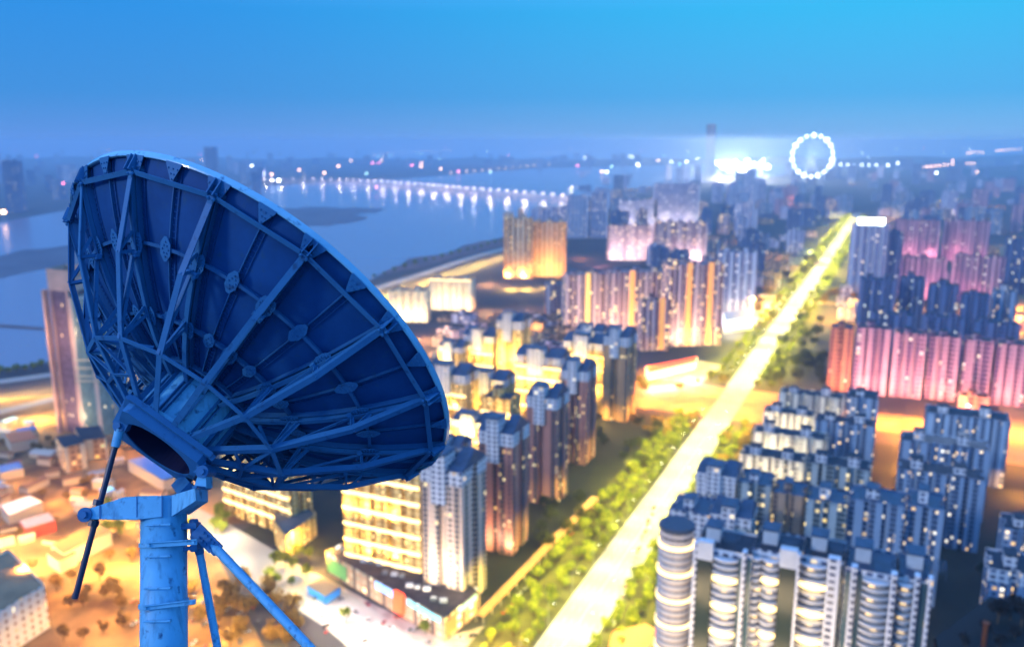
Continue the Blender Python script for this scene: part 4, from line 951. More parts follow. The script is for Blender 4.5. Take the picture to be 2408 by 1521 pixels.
for i in range(7):
    q = P(1590, 1262, hT).lerp(P(1980, 1330, hT), i / 6) - U * 17
    q -= U * 9
    for z_, w_ in ((30, 4200), (62, 3600)): light(None, (q.x, q.y, z_), w_, (1, .72, .38), 14, (U.x, U.y, .35))  # lights hung in mid air, added to warm the terrace fronts
facade_fill_lights(1430, 612, 1664, 618, 5, 60000, (1, .8, .75), 26); facade_fill_lights(1456, 540, 1646, 540, 4, 70000, (1, .85, .7), 30)
facade_fill_lights(1700, 745, 1790, 745, 2, 16000, WH, 20)
facade_fill_lights(1955, 918, 2400, 955, 9, 26000, (1, .46, .34), 30, 4, 1.9)
facade_fill_lights(2118, 700, 2366, 708, 5, 20000, (1, .42, .45), 34, 4, 1.6); facade_fill_lights(2106, 612, 2332, 614, 4, 24000, (1, .42, .5), 24)
for x0, y0, x1, y1, pw_ in ((1000, 1065, 1185, 1060, 30), (1212, 1000, 1320, 1005, 30), (1325, 960, 1420, 965, 30), (1168, 940, 1225, 942, 26), (1062, 1140, 1150, 1142, 22), (1030, 935, 1160, 926, 28), (800, 1330, 985, 1360, 16), (1130, 1110, 1200, 1112, 20)):
    facade_fill_lights(x0, y0, x1, y1, 3, pw_ * 520, (1, .62, .14), 15, 20, .9); facade_fill_lights(x0, y0, x1, y1, 3, pw_ * 520, (1, .64, .16), 15, 45, .6)  # two rows added in mid air to brighten the golden facades
for x0, y0, x1, y1 in ((1795, 1100, 1985, 1110), (1768, 1150, 1945, 1160), (1738, 1225, 1890, 1235)): facade_fill_lights(x0, y0, x1, y1, 4, 13000, (1, .78, .4), 14, 22, .9)
for x, y in ((2085, 488), (2130, 482), (2170, 477), (2210, 470), (2250, 464)): flood(x, y, 40, 420000, (1, .42, .12), 20)
for x, y in ((1990, 620), (1960, 700), (2000, 735), (1880, 650)): flood(x, y, 20, 60000, (1, .5, .1), 8)
for x, y in ((2215, 958), (2270, 962), (2340, 968)): flood(x, y, 75, 9000, CO, 6, (0, .2, -1))
for s_, o_ in ((392, -40), (392, -80), (395, 40), (398, 75), (540, -60), (540, 60), (545, -110), (440, -120), (480, -160)): light(None, AV(s_, o_, 20), 60000, (1, .36, .03), 6)
for x, y in ((2110, 990), (2150, 1010), (2120, 1060), (2100, 1110), (2090, 960), (2170, 960), (2240, 950), (2400, 1060), (2405, 1120)): flood(x, y, 16, 60000, (1, .36, .03), 6)
for x, y in ((1770, 700), (1800, 715), (1830, 695), (1940, 705), (1970, 715), (2005, 700)): flood(x, y, 28, 150000, (1, .46, .05), 10)
for x, y in ((1760, 1160), (1830, 1140), (1900, 1150), (1980, 1160), (1720, 1240), (1800, 1260), (1900, 1270), (2000, 1290), (1690, 1330), (1780, 1360), (1900, 1390), (2080, 1230), (2060, 1420)): flood(x, y, 9, 22000, (1, .66, .26), 5)
for x, y in ((1040, 1110), (1110, 1080), (1190, 1090), (1230, 1030), (1330, 985), (1400, 960), (1220, 950), (1000, 1180), (1050, 1240), (760, 1290), (700, 1250), (1120, 1180), (980, 960), (1080, 960)):
    flood(x, y, 16, 42000, (1, .60, .12), 6)
for x, y in ((300, 1270), (380, 1300), (430, 1340), (260, 1180), (210, 1260), (500, 1430), (600, 1470), (680, 1500)):
    flood(x, y, 20, 34000, (1, .66, .16), 7)

gl = random.Random(21)
for k in range(60):
    x, y = gl.uniform(1340, 2420), gl.uniform(415, 640); p = P(x, y, 26)
    light(None, p, 40000 * (p.y / 1500) ** 1.3, gl.choice([OR, OR, (1, .55, .2), (1, .35, .3), WH]), 10)
for k in range(14):
    x, y = gl.uniform(2030, 2400), gl.uniform(640, 1010); light(None, P(x, y, 24), 60000, OR, 8)
# ------------------------------------------------------------------ the antenna
blue = bpy.data.materials.new('blue_antenna_paint'); blue.use_nodes = True
n = blue.node_tree.nodes; l = blue.node_tree.links; b = n['Principled BSDF']
t = n.new('ShaderNodeTexCoord'); z1 = n.new('ShaderNodeTexNoise'); z1.inputs['Scale'].default_value = 1.6; z1.inputs['Detail'].default_value = 8; z1.inputs['Roughness'].default_value = .65
z2 = n.new('ShaderNodeTexNoise'); z2.inputs['Scale'].default_value = 9; z2.inputs['Detail'].default_value = 6
l.new(t.outputs['Object'], z1.inputs[0]); l.new(t.outputs['Object'], z2.inputs[0])
r1_ = n.new('ShaderNodeValToRGB'); l.new(z1.outputs[0], r1_.inputs[0])
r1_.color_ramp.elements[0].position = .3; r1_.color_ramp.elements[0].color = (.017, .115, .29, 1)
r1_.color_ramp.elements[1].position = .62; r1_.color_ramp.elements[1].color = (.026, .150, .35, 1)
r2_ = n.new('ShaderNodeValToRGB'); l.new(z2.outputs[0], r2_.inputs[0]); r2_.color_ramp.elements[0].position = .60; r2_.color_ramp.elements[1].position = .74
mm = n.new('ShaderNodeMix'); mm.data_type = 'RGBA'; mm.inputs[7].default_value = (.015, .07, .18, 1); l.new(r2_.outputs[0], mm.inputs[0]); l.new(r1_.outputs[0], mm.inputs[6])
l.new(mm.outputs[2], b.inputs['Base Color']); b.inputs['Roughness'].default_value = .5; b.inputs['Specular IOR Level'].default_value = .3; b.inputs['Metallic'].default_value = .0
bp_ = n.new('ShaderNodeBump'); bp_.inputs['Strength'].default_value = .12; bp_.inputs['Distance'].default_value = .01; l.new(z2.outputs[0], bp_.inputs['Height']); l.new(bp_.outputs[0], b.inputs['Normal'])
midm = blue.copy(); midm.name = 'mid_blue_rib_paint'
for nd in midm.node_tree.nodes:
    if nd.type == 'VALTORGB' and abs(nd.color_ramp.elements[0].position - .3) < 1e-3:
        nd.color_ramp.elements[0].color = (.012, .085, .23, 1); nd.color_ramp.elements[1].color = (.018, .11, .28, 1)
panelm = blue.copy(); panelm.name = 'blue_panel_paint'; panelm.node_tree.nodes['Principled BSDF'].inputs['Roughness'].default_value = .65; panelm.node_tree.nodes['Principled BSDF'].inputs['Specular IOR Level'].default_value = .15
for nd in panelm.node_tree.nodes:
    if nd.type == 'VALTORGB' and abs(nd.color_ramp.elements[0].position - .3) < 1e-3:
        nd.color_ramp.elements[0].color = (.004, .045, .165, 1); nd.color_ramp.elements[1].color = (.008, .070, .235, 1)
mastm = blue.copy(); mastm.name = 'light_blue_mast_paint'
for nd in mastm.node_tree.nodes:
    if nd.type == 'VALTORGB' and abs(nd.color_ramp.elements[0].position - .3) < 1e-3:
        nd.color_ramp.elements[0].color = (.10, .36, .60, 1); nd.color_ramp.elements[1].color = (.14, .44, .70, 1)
_n, _l = mastm.node_tree.nodes, mastm.node_tree.links
_b = _n['Principled BSDF']; _src = _b.inputs['Base Color'].links[0].from_socket
_t = _n.new('ShaderNodeTexCoord'); _m = _n.new('ShaderNodeMapping'); _m.inputs['Scale'].default_value = (9, 9, .7); _z = _n.new('ShaderNodeTexNoise'); _z.inputs['Scale'].default_value = 1.5; _z.inputs['Detail'].default_value = 6
_r = _n.new('ShaderNodeValToRGB'); _r.color_ramp.elements[0].position = .52; _r.color_ramp.elements[1].position = .72; _r.color_ramp.elements[1].color = (.55, .55, .55, 1)
_x = _n.new('ShaderNodeMix'); _x.data_type = 'RGBA'; _x.inputs[7].default_value = (.03, .12, .24, 1)
_l.new(_t.outputs['Object'], _m.inputs[0]); _l.new(_m.outputs[0], _z.inputs[0]); _l.new(_z.outputs[0], _r.inputs[0]); _l.new(_r.outputs[0], _x.inputs[0]); _l.new(_src, _x.inputs[6]); _l.new(_x.outputs[2], _b.inputs['Base Color'])
navym = mat('navy_rod_and_shade_paint', (.01, .012, .05), .35)

ANT = empty('satellite_dish', (0, 0, 0), 0, 'large blue steel satellite dish antenna seen from behind, on its mast', 'satellite dish')
CC = Vector((0, 0, H)) + Cw((-3.5404, -.1699, 11.8296)); E0 = Cw((.46452, .36658, -.80494)).normalized(); E1 = Cw((.76492, -.62236, .15734)).normalized(); AX = Cw((.44373, .68854, .56998)).normalized()
RD = 3.0; DEP = .4142; STEP = R(24)
DR0 = CC - AX * (.63 * RD)
ANT.location = (0, 0, 0)
def rad(k): return E0 * math.cos(STEP * k) + E1 * math.sin(STEP * k)
def tang(k): return -E0 * math.sin(STEP * k) + E1 * math.cos(STEP * k)
def pt(k, rho, a): return CC + rad(k) * (rho * RD) - AX * (a * RD)
def surf(rho): return DEP * (1 - rho * rho)
def ap(name, bm, m=None, parent=None, smooth=False): return obj(name, bm, m or blue, parent or ANT, smooth)
def snorm(k, rho):      # outward (back) surface normal
    return (-AX - rad(k) * 0 + rad(k) * (2 * DEP * rho)).normalized()
# reflector panels: 30 sectors, shell with thickness
bm = newbm(); nk = 120; rs = [.16, .25, .35, .4615, .55, .64, .7285, .82, .91, 1.0]
g1, g2 = [], []
for i in range(nk):
    k = 15 * i / nk
    g1.append([bm.verts.new(pt(k, r_, surf(r_))) for r_ in rs]); g2.append([bm.verts.new(pt(k, r_, surf(r_) - .012)) for r_ in rs])
for i in range(nk):
    j = (i + 1) % nk
    for q in range(len(rs) - 1):
        bm.faces.new((g1[i][q], g1[j][q], g1[j][q + 1], g1[i][q + 1])); bm.faces.new((g2[i][q], g2[i][q + 1], g2[j][q + 1], g2[j][q]))
    bm.faces.new((g1[i][-1], g1[j][-1], g2[j][-1], g2[i][-1]))
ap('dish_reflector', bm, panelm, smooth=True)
# rim lip: rolled edge, a channel ring
bm = newbm(); nk = 180; prof = [(-.03, .012), (.0, .03), (.004, .055), (.022, .062), (.032, .045), (.034, .0), (.034, -.03), (.022, -.034), (.012, -.02)]
prof = [(1.0 + a_ * .36, b_ * .30) for a_, b_ in prof]
rg = [[bm.verts.new(pt(15 * i / nk, r_, a_ + .0)) for r_, a_ in prof] for i in range(nk)]
for i in range(nk):
    j = (i + 1) % nk
    for q in range(len(prof)):
        w = (q + 1) % len(prof); bm.faces.new((rg[i][q], rg[j][q], rg[j][w], rg[i][w]))
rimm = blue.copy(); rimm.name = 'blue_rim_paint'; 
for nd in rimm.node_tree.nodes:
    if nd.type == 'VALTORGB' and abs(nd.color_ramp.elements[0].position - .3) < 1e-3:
        nd.color_ramp.elements[0].color = (.13, .36, .56, 1); nd.color_ramp.elements[1].color = (.18, .45, .66, 1)  # lighter blue puts the rim's highlight into its colour
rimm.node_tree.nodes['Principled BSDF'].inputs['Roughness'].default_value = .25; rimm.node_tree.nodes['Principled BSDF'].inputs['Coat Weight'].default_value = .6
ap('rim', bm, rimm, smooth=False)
# stiffening ribs on every seam (double flange with cleats between)
for i in range(30):
    k = i / 2; main = i % 2 == 0; ht = .030 if main else .016; gap = .036 if main else .012
    bm = newbm(); seg = 14; r0 = .2 if main else .46
    if not main: r0 = .24
    for side in ((-1, 1) if main else (1,)):
        for q in range(seg):
            ra, rb = r0 + (.985 - r0) * q / seg, r0 + (.985 - r0) * (q + 1) / seg
            for rr2 in (0,):
                pa, pb = pt(k, ra, surf(ra)), pt(k, rb, surf(rb)); na, nb_ = snorm(k, ra), snorm(k, rb); tn = tang(k) * side * gap
                beam(bm, pa + tn + na * ht * RD / 2 * .8, pb + tn + nb_ * ht * RD / 2 * .8, .014, ht * RD * .8, na)
    ap('seam_rib', bm, midm)
    bm = newbm(); nc = 44 if main else 34       # cleats bolted beside the rib
    for q in range(nc):
        ra = r0 + (.97 - r0) * (q + .5) / nc; n_ = snorm(k, ra); c = pt(k, ra, surf(ra)) + n_ * .012
        for side in (1,):
            beam(bm, c + tang(k) * side * gap, c + tang(k) * side * (gap + .07), .007, .008, n_)
    for side in (1,):
        for q in range(seg):
            ra, rb = r0 + (.985 - r0) * q / seg, r0 + (.985 - r0) * (q + 1) / seg
            beam(bm, pt(k, ra, surf(ra)) + tang(k) * side * (gap + .075) + snorm(k, ra) * .01, pt(k, rb, surf(rb)) + tang(k) * side * (gap + .075) + snorm(k, rb) * .01, .008, .012, snorm(k, ra))
    ap('cleat_row', bm, panelm)
# hoops on the back of the panels, one segment per sector, with gusset plates
def gusset(k, rho, lr, lt, name='gusset_plate', tri=False, lift=.072):
    bm = newbm(); n_ = snorm(k, rho); c = pt(k, rho, surf(rho)) + n_ * lift; rv = (rad(k) - n_ * rad(k).dot(n_)).normalized(); tv = tang(k)
    if tri: sh = [(-lr, 0), (-lr * .8, -lt * .15), (0.02, -lt), (.05, -lt), (.05, lt), (.02, lt), (-lr * .8, lt * .15)]
    else: sh = [(-lr, -.02), (-lr * .45, -lt), (lr * .45, -lt), (lr, -.02), (lr, .02), (lr * .45, lt), (-lr * .45, lt), (-lr, .02)]
    lo = [bm.verts.new(c + rv * a_ + tv * b_) for a_, b_ in sh]; hi = [bm.verts.new(c + rv * a_ + tv * b_ + n_ * .01) for a_, b_ in sh]
    bm.faces.new(lo); bm.faces.new(hi)
    for i in range(len(sh)): bm.faces.new((lo[i], lo[(i + 1) % len(sh)], hi[(i + 1) % len(sh)], hi[i]))
    g = ap(name, bm); bm = newbm()
    for a_, b_ in ([(-.6, 0), (-.3, -.3), (-.3, .3), (0, -.6), (0, .6), (.3, -.3), (.3, .3), (.6, 0)] if not tri else [(-.7, 0), (-.4, -.2), (-.4, .2), (-.1, -.6), (-.1, 0), (-.1, .6)]):
        q = c + rv * a_ * lr + tv * b_ * lt + n_ * .01; tube(bm, q, q + n_ * .012, .011, seg=6)
    obj('rivet_heads', bm, blue, g)
for i in range(30):
    for rho, w_ in ((.7285, .055), (.4615, .05), (.27, .04)):
        k0, k1 = i / 2, i / 2 + .5; bm = newbm(); sg = 3
        for q in range(sg):
            ka, kb = k0 + .5 * q / sg, k0 + .5 * (q + 1) / sg; n_ = snorm(ka, rho)
            beam(bm, pt(ka, rho, surf(rho)) + n_ * .03, pt(kb, rho, surf(rho)) + snorm(kb, rho) * .03, .012, .06, n_)
            beam(bm, pt(ka, rho, surf(rho)) + n_ * .064, pt(kb, rho, surf(rho)) + snorm(kb, rho) * .064, w_ * .75, .010, n_)
        ap('hoop_beam', bm, midm)
    if i % 2:
        gusset(i / 2, .7285, .15, .075); gusset(i / 2, .4615, .11, .07); gusset(i / 2, .985, .20, .11, 'rim_gusset', True, .06)
    else:
        for sd in (-.055, .055):
            gusset(i / 2 + sd, .985, .19, .075, 'rim_gusset', True, .06)
        for rho in (.7285, .4615):
            for sd in (-.05, .05): gusset(i / 2 + sd * (.9 / rho) ** .5, rho, .12, .05, 'gusset_plate', False, .09)
# the fifteen main trusses
O_, M_, I_, H_ = (.9693, .0718), (.7634, .3064), (.4916, .5088), (.1902, .6297)
for k in range(15):
    tr_ = bpy.data.objects.new('main_truss', None); COL.objects.link(tr_); tr_.parent = ANT
    n_ = -AX
    # backbone beam along panel
    bm = newbm(); sg = 12; r0 = .19
    for q in range(sg):
        ra, rb = r0 + (.95 - r0) * q / sg, r0 + (.95 - r0) * (q + 1) / sg; na = snorm(k, ra)
        beam(bm, pt(k, ra, surf(ra)) + na * .075, pt(k, rb, surf(rb)) + snorm(k, rb) * .075, .014, .10, na)
        beam(bm, pt(k, ra, surf(ra)) + na * .128, pt(k, rb, surf(rb)) + snorm(k, rb) * .128, .06, .010, na)
    obj('rib_beam', bm, blue, tr_)
    bm = newbm(); w_ = .074
    for a_, b_ in ((O_, M_), (M_, I_), (I_, H_)):
        pa, pb = pt(k, *a_), pt(k, *b_); up = (rad(k) * .5 - AX).normalized(); angle(bm, pa, pb, w_, up, .014)
    obj('outer_chord', bm, blue, tr_)
    def bk(rho, l_=.13): return pt(k, rho, surf(rho)) + snorm(k, rho) * l_
    bm = newbm()
    for a_, b_ in ((pt(k, *M_), bk(.765)), (pt(k, *M_), bk(.70)), (pt(k, *I_), bk(.50)), (bk(.70), pt(k, *I_)), (pt(k, *I_), bk(.47)), (bk(.42), pt(k, .33, .57)) if 2 < k < 13 else (bk(.50), bk(.47))):
        angle(bm, a_, b_, .042, tang(k), .010)
    obj('truss_strut', bm, blue, tr_)
    # head bracket at the rim
    bm = newbm(); c0 = pt(k, *O_); c1 = pt(k, .995, .01)
    for sd in (-.045, .03): beam(bm, c0 + tang(k) * sd, c1 + tang(k) * sd, .014, .16, (rad(k) - AX).normalized())
    beam(bm, c0 - rad(k) * .05, c0 + rad(k) * .06 + AX * .02, .13, .018, -AX)
    for a_ in (-.03, .04):
        q = c0 + tang(k) * a_ - AX * .01; tube(bm, q, q - AX * .035, .02, seg=8)
    q = c1 - rad(k) * .10 - AX * .07 + tang(k) * .06; tube(bm, q, q - rad(k) * .09, .045, seg=10); tube(bm, q - AX * .05, q + AX * .08, .02, seg=8)
    obj('head_bracket', bm, blue, tr_)
    q = pt(k, .715, surf(.715)) - AX * .16; bm = newbm(); tube(bm, q - tang(k) * .07, q + tang(k) * .07, .035, seg=10); tube(bm, q - AX * .06 + tang(k) * .05, q + AX * .05 + tang(k) * .05, .022, seg=8); obj('splice_bolt', bm, blue, tr_)
    # hoop members to the next truss
    k2 = k + 1
    bm = newbm(); angle(bm, pt(k, *O_) + tang(k) * .06, pt(k2, *O_) - tang(k2) * .06, .062, (rad(k + .5) * .3 - AX).normalized(), .012); ap('outer_hoop_member', bm)
    bm = newbm(); angle(bm, pt(k, *I_) + tang(k) * .04, pt(k2, *I_) - tang(k2) * .04, .055, (rad(k + .5) * .4 - AX).normalized(), .012); ap('inner_hoop_member', bm)
    bm = newbm()
    if k not in (0, 1, 13, 14): angle(bm, pt(k, *I_), pt(k2, .34, surf(.34)) + snorm(k2, .34) * .18, .045, rad(k), .01); angle(bm, pt(k2, *I_), pt(k, .34, surf(.34)) + snorm(k, .34) * .18, .045, rad(k), .01)
    if k not in (0, 1, 13, 14): angle(bm, pt(k, .34, .57), pt(k2, .34, .57), .045, -AX, .01); angle(bm, pt(k, *I_), pt(k2, .34, .57), .04, -AX, .01)
    if len(bm.faces): ap('lacing_bars', bm)
# hub: drum, flange ribs, square back plate with round opening
bm = newbm(); nseg = 45
for (ra, aa), (rb, ab) in (((.188, .34), (.188, .60)), ((.188, .60), (.205, .60)), ((.205, .60), (.205, .622)), ((.205, .36), (.205, .385))):
    A_ = [bm.verts.new(pt(15 * i / nseg, ra, aa)) for i in range(nseg)]; B_ = [bm.verts.new(pt(15 * i / nseg, rb, ab)) for i in range(nseg)]
    for i in range(nseg): j = (i + 1) % nseg; bm.faces.new((A_[i], A_[j], B_[j], B_[i]))
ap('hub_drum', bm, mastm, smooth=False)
for k in range(15):
    bm = newbm(); beam(bm, pt(k + .12, .196, .40), pt(k + .12, .196, .60), .014, .06, rad(k)); beam(bm, pt(k - .12, .196, .40), pt(k - .12, .196, .60), .014, .06, rad(k)); ap('drum_stiffener', bm)
HC = CC - AX * (.64 * RD)
ex = Cw((.79, -.585, .17)); ex = (ex - AX * ex.dot(AX)).normalized(); ey = AX.cross(ex).normalized()
if ey.dot(E0) < 0: ey = -ey
HS = .57
bm = newbm(); nn = 48
def sq(t):
    c, s_ = math.cos(t), math.sin(t); m_ = max(abs(c), abs(s_)); return c / m_, s_ / m_
lay = []
for z, mode in ((.0, 'o'), (.13, 'o'), (.13, 'i'), (.09, 'i2')):
    rw = []
    for i in range(nn):
        t = 2 * math.pi * (i + .5) / nn + math.pi / 4 * 0; a_, b_ = sq(t) if mode == 'o' else (math.cos(t) * .86, math.sin(t) * .86)
        rw.append(bm.verts.new(HC + ex * (a_ * HS) + ey * (b_ * HS) - AX * z))
    lay.append(rw)
for a_, b_ in ((0, 1), (1, 2), (2, 3)):
    for i in range(nn): j = (i + 1) % nn; bm.faces.new((lay[a_][i], lay[a_][j], lay[b_][j], lay[b_][i]))
hp_ = ap('hub_plate', bm)
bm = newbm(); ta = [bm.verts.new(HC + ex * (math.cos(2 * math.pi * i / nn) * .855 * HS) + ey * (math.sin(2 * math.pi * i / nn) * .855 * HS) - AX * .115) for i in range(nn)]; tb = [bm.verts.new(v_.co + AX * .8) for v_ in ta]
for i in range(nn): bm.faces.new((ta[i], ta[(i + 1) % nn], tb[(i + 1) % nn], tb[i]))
bm.faces.new(tb); obj('hub_throat_shade', bm, navym, hp_)  # navy lining puts the shade inside the opening into its colour
bm = newbm()
for s_, t_ in ((1, 1), (1, -1), (-1, 1), (-1, -1)):
    pass
for a_, b_ in (((-1, 1), (1, 1)), ((1, 1), (1, -1)), ((1, -1), (-1, -1)), ((-1, -1), (-1, 1))):
    p_, q_ = HC + ex * a_[0] * HS * 1.02 + ey * a_[1] * HS * 1.02 + AX * .03, HC + ex * b_[0] * HS * 1.02 + ey * b_[1] * HS * 1.02 + AX * .03
    beam(bm, p_, q_, .10, .07, -AX)
ap('flange_frame', bm)
for i in range(28):
    t = 2 * math.pi * i / 28; a_, b_ = sq(t + .1); q = HC + ex * a_ * HS * .96 + ey * b_ * HS * .96 + AX * .062; bm = newbm(); tube(bm, q, q + AX * .03, .016, seg=6)
    ap('flange_bolt', bm)

# mast, arms and hinge: built at the depth of the hub
ZP = 10.45
up0 = Vector((0, 1, 0)); 
psi = R(11); vr = ray(384, 1200).normalized(); 
upi = Cw((0, 1, 0)); UPM = (upi * math.cos(psi) + vr * math.sin(psi)).normalized()
RTM = Cw((1, 0, .0)); RTM = (RTM - UPM * RTM.dot(UPM)).normalized(); FWM = UPM.cross(RTM) * -1
if FWM.dot(vr) < 0: FWM = -FWM
mo = Q(385.5, 1200, ZP)
def onplane(x, y, d=0.0):      # picture point on the mast's own front plane, pushed back by d
    r_ = ray(x, y); o_ = Vector((0, 0, H)); n_ = FWM; t_ = ((mo + FWM * d - o_).dot(n_)) / r_.dot(n_); return o_ + r_ * t_
r_m = (onplane(437.5, 1300) - onplane(334, 1300)).length / 2
foot = mo - UPM * 3.2
bm = newbm(); tube(bm, onplane(385.5, 1165), foot, r_m, r_m * 1.0, 48); ap('mast', bm, mastm, smooth=True)
bm = newbm(); tube(bm, foot, foot - UPM * .08, r_m * 1.6, seg=48); ap('base_plate', bm)
def slab(pts, d0, d1, name, m=None):
    bm = newbm(); a_ = [bm.verts.new(onplane(x, y, 0) + FWM * d0) for x, y in pts]; b_ = [bm.verts.new(onplane(x, y, 0) + FWM * d1) for x, y in pts]
    bm.faces.new(a_); bm.faces.new(b_)
    for i in range(len(pts)): j = (i + 1) % len(pts); bm.faces.new((a_[i], a_[j], b_[j], b_[i]))
    bmesh.ops.recalc_face_normals(bm, faces=bm.faces[:]); bmesh.ops.bevel(bm, geom=bm.edges[:], offset=.006, segments=1, affect='EDGES')
    return ap(name, bm, m or mastm)
ar = slab([(218.7, 1199), (317, 1166.5), (346, 1165), (404, 1163.5), (404, 1212), (341, 1219), (216, 1217)], -r_m - .02, r_m * .55, 'actuator_arm')
bm = newbm(); q = onplane(228, 1207, 0) - FWM * (r_m + .02); tube(bm, q, q - FWM * .025, .085, seg=24); tube(bm, q - FWM * .025, q - FWM * .07, .045, seg=6); obj('pivot_pin', bm, blue, ar)
bm = newbm(); a_, b_ = onplane(262, 1185, 0), onplane(262, 1218, 0); beam(bm, a_ - FWM * (r_m + .024), b_ - FWM * (r_m + .024), .02, .008, FWM); obj('weld_seam', bm, blue, ar)
for x, y0, y1 in ((346, 1165.5, 1213), (403.5, 1164, 1213)):
    bm = newbm(); beam(bm, onplane(x, y0, 0) - FWM * (r_m + .023), onplane(x, y1, 0) - FWM * (r_m + .023), .012, .006, FWM); obj('weld_seam', bm, blue, ar)
# hinge arm reaching right and towards the viewer
fr = [onplane(404, 1163.5) - FWM * (r_m + .02), onplane(459, 1147) - FWM * (r_m + .34), onplane(460.6, 1176) - FWM * (r_m + .34), onplane(403.5, 1213) - FWM * (r_m + .02)]
# the pushed points keep their picture place
def pushed(x, y, d): return onplane(x, y, d)
fr = [pushed(404, 1163.5, -r_m - .02), pushed(459, 1147, -r_m - .30), pushed(460.6, 1176, -r_m - .30), pushed(403.5, 1213, -r_m - .02)]
bk_ = [pushed(440, 1158, r_m), pushed(489, 1150, -.05), pushed(489, 1179, -.05), pushed(447, 1208, r_m)]
bm = newbm(); a_ = [bm.verts.new(v_) for v_ in fr]; b_ = [bm.verts.new(v_) for v_ in bk_]
bm.faces.new(a_); bm.faces.new(b_)
for i in range(4): bm.faces.new((a_[i], a_[(i + 1) % 4], b_[(i + 1) % 4], b_[i]))
ha = ap('hinge_arm', bm, mastm)
bm = newbm(); c4 = [pushed(457, 1144.5, -r_m - .32), pushed(491, 1148, -.04)]
beam(bm, c4[0], c4[1], .05, .03, UPM); obj('top_lip', bm, blue, ha)
# hinge post with pin
HZ = -r_m * .9
bm = newbm(); pf = [pushed(455, 1147, HZ), pushed(485, 1147, HZ), pushed(484, 1110, HZ), pushed(479, 1101, HZ), pushed(470, 1103, HZ)]
a_ = [bm.verts.new(v_) for v_ in pf]; b_ = [bm.verts.new(v_ + FWM * .22) for v_ in pf]; bm.faces.new(a_); bm.faces.new(b_)
for i in range(5): bm.faces.new((a_[i], a_[(i + 1) % 5], b_[(i + 1) % 5], b_[i]))
hp = ap('hinge_post', bm, mastm)
q = pushed(477, 1108, HZ); bm = newbm(); tube(bm, q - FWM * .03, q + FWM * .28, .075, seg=24); tube(bm, q - FWM * .03, q - FWM * .07, .04, seg=6); obj('hinge_pin', bm, blue, hp)
# lug from plate to pin
cr_ = HC + ex * HS + ey * HS * .55; bm = newbm()
beam(bm, cr_ - ex * .05, q + FWM * .1, .20, .12, AX); beam(bm, HC + ex * HS - AX * .1 + ey * .3, q + FWM * .14, .1, .16, AX); ap('hinge_lug', bm)
bm = newbm(); beam(bm, HC + ex * HS * .8 - ey * HS * .9 - AX * .15, pushed(440, 1155, r_m * .4), .12, .2, AX); ap('stop_bracket', bm)
# actuator on the left
q1 = pushed(284, 1001, -r_m * .2); bm = newbm()
cl = HC - ex * HS + ey * HS * .6
beam(bm, cl + AX * .12, q1, .2, .09, FWM); tube(bm, q1 - FWM * .06, q1 + FWM * .12, .075, seg=20); tube(bm, q1 - FWM * .06, q1 - FWM * .1, .04, seg=6); ap('actuator_lug', bm)
q2 = pushed(270.5, 1050, -r_m * .25); q3 = pushed(222, 1222, -r_m * .3); q4 = pushed(176, 1406, -r_m * .35)
bm = newbm(); tube(bm, q1, q2, .062, .05, 20); ap('actuator_fork', bm, mastm, smooth=False)
bm = newbm(); tube(bm, q2, q4, .036, .036, 20); ap('actuator_rod', bm, navym)
for x, y in ((231, 1180), (220, 1229)):
    p_ = pushed(x, y, -r_m * .3); d = (q4 - q2).normalized(); bm = newbm(); tube(bm, p_ - d * .035, p_ + d * .035, .065, seg=8); ap('rod_collar', bm, navym)
# rungs on the mast
for (x0, x1, y) in ((341, 395, 1234), (339.5, 394.5, 1308.5), (338.5, 394.5, 1383.5), (337.5, 394, 1461), (336, 394, 1545)):
    bm = newbm(); a_, b_ = pushed(x0, y, -r_m - .03), pushed(x1, y - 1.5, -r_m - .05); tube(bm, a_, b_, .012, seg=8)
    tube(bm, b_, b_ + FWM * .1, .016, seg=8); tube(bm, a_ + (b_ - a_) * .08, a_ + (b_ - a_) * .08 + FWM * .2, .012, seg=8); tube(bm, b_ - FWM * .01, b_ + (b_ - a_).normalized() * .03, .018, seg=8); ap('rung', bm, mastm)
# clamp bands (bars across the front, straps round the back)
for (xa, ya, xb, yb_, th_b) in ((346, 1281, 464, 1273.5, .058), (338, 1429, 460, 1414, .05)):
    bm = newbm(); a_, b_ = pushed(xa, ya, -r_m - .03), pushed(xb, yb_, -r_m + .02); beam(bm, a_, b_, .016, th_b, UPM); beam(bm, a_ + UPM * th_b / 2, b_ + UPM * th_b / 2, .07, .012, UPM)
    for t_ in (.04, .93): q = a_.lerp(b_, t_); tube(bm, q - FWM * .03, q + FWM * .03, .018, seg=8)
    c_ = mo + UPM * ((a_ + (b_ - a_) * .4 - mo).dot(UPM)); slope = (b_ - a_).normalized(); prev = None
    cb = []
    for i in range(41):
        t_ = math.pi * 2 * i / 40; d = RTM * math.cos(t_) + FWM * math.sin(t_); cb.append(c_ + d * (r_m + .012) + UPM * (slope.dot(UPM)) * math.cos(t_) * r_m)
    for i in range(40): beam(bm, cb[i], cb[i + 1], .012, .05, UPM)
    ap('clamp_band', bm, mastm)
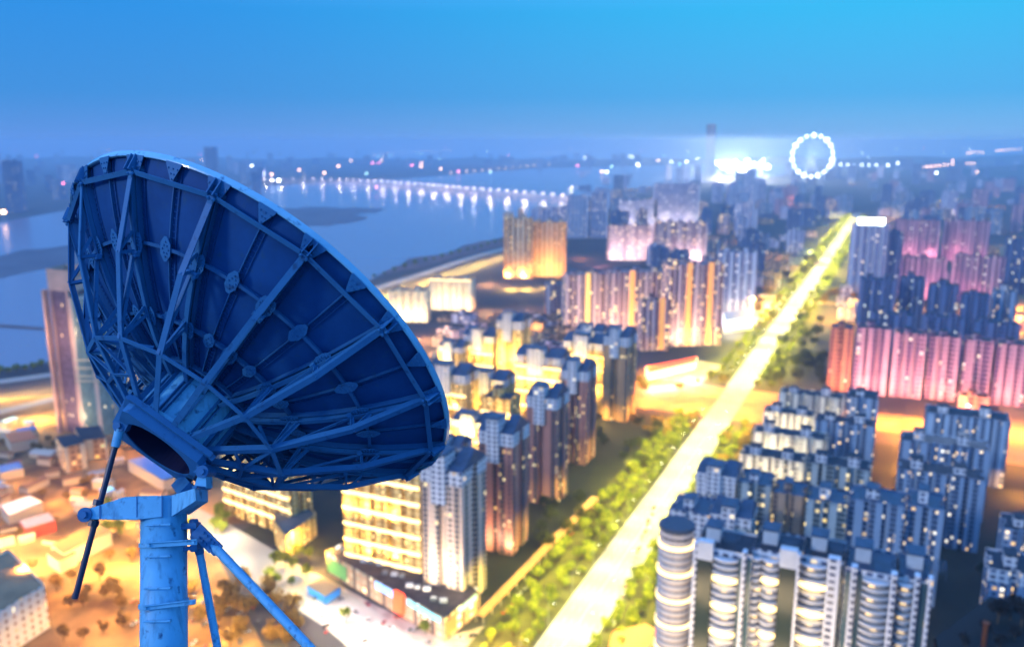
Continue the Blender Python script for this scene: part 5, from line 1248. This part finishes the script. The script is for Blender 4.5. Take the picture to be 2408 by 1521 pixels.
# brace bracket and two braces
bm = newbm(); a_ = pushed(430, 1236, -.02); b_ = pushed(467, 1234, -.02); beam(bm, a_, b_, .16, .07, UPM); p_ = pushed(456, 1225, -.02); tube(bm, p_ + UPM * .03, p_ - UPM * .36, .045, seg=12); tube(bm, p_ + UPM * .02, p_ - UPM * .04, .06, seg=6)
beam(bm, pushed(432, 1290, 0), pushed(468, 1284, 0), .14, .05, UPM); ap('brace_bracket', bm)
b1a, b1b = pushed(487, 1266, -.05), pushed(737, 1530, -.5); d1 = (b1b - b1a).normalized()
bm = newbm(); tube(bm, b1a + d1 * .1, b1b + d1 * 2.0, .054, .054, 24); br1 = ap('brace', bm, mastm, smooth=False)
bm = newbm(); a_ = pushed(463, 1243, -.06); beam(bm, a_, b1a + d1 * .22, .15, .05, FWM); beam(bm, a_ - FWM * .04, b1a + d1 * .16 - FWM * .04, .17, .012, FWM)
for i in range(4):
    for s_ in (-.04, .04): q = a_.lerp(b1a + d1 * .12, .35 + i * .2) - FWM * .05 + d1.cross(FWM) * s_; tube(bm, q, q - FWM * .025, .019, seg=6)
obj('gusset_plate', bm, blue, br1)
b2a, b2b = pushed(468, 1290, .1), pushed(513, 1530, .35); d2 = (b2b - b2a).normalized()
bm = newbm(); tube(bm, b2a, b2b + d2 * 1.6, .047, .052, 24); br2 = ap('brace', bm, mastm)
bm = newbm(); tube(bm, b2a - d2 * .12, b2a + d2 * .06, .06, .055, 10); obj('brace_head', bm, blue, br2)
for o in ANT.children_recursive:
    pass
# rooftop that carries the antenna, just under the picture
fz = min((foot - UPM * .08).z, (b1b + d1 * 2.0).z) + .02
bm = newbm(); box(bm, (-9, 2.0, 0), (6, foot.y + .9, fz)); o = obj('rooftop', bm, mat('roof_concrete', (.2, .2, .2), .9, noise=.2, scale=.3)); o['kind'] = 'structure'

# ------------------------------------------------------------------ air between camera and skyline
bm = newbm(); box(bm, (-15000, -3000, -1.5), (15000, 15000, 300)); hz = obj('haze', bm, bpy.data.materials.new('haze')); tag(hz, kind='stuff')
hm = hz.data.materials[0]; hm.use_nodes = True; n = hm.node_tree.nodes; l = hm.node_tree.links
n.remove(n['Principled BSDF']); pv = n.new('ShaderNodeVolumePrincipled'); pv.inputs['Color'].default_value = (.70, .84, 1, 1)
pv.inputs['Density'].default_value = 1.15e-4; pv.inputs['Anisotropy'].default_value = .55
l.new(pv.outputs[0], n['Material Output'].inputs['Volume'])
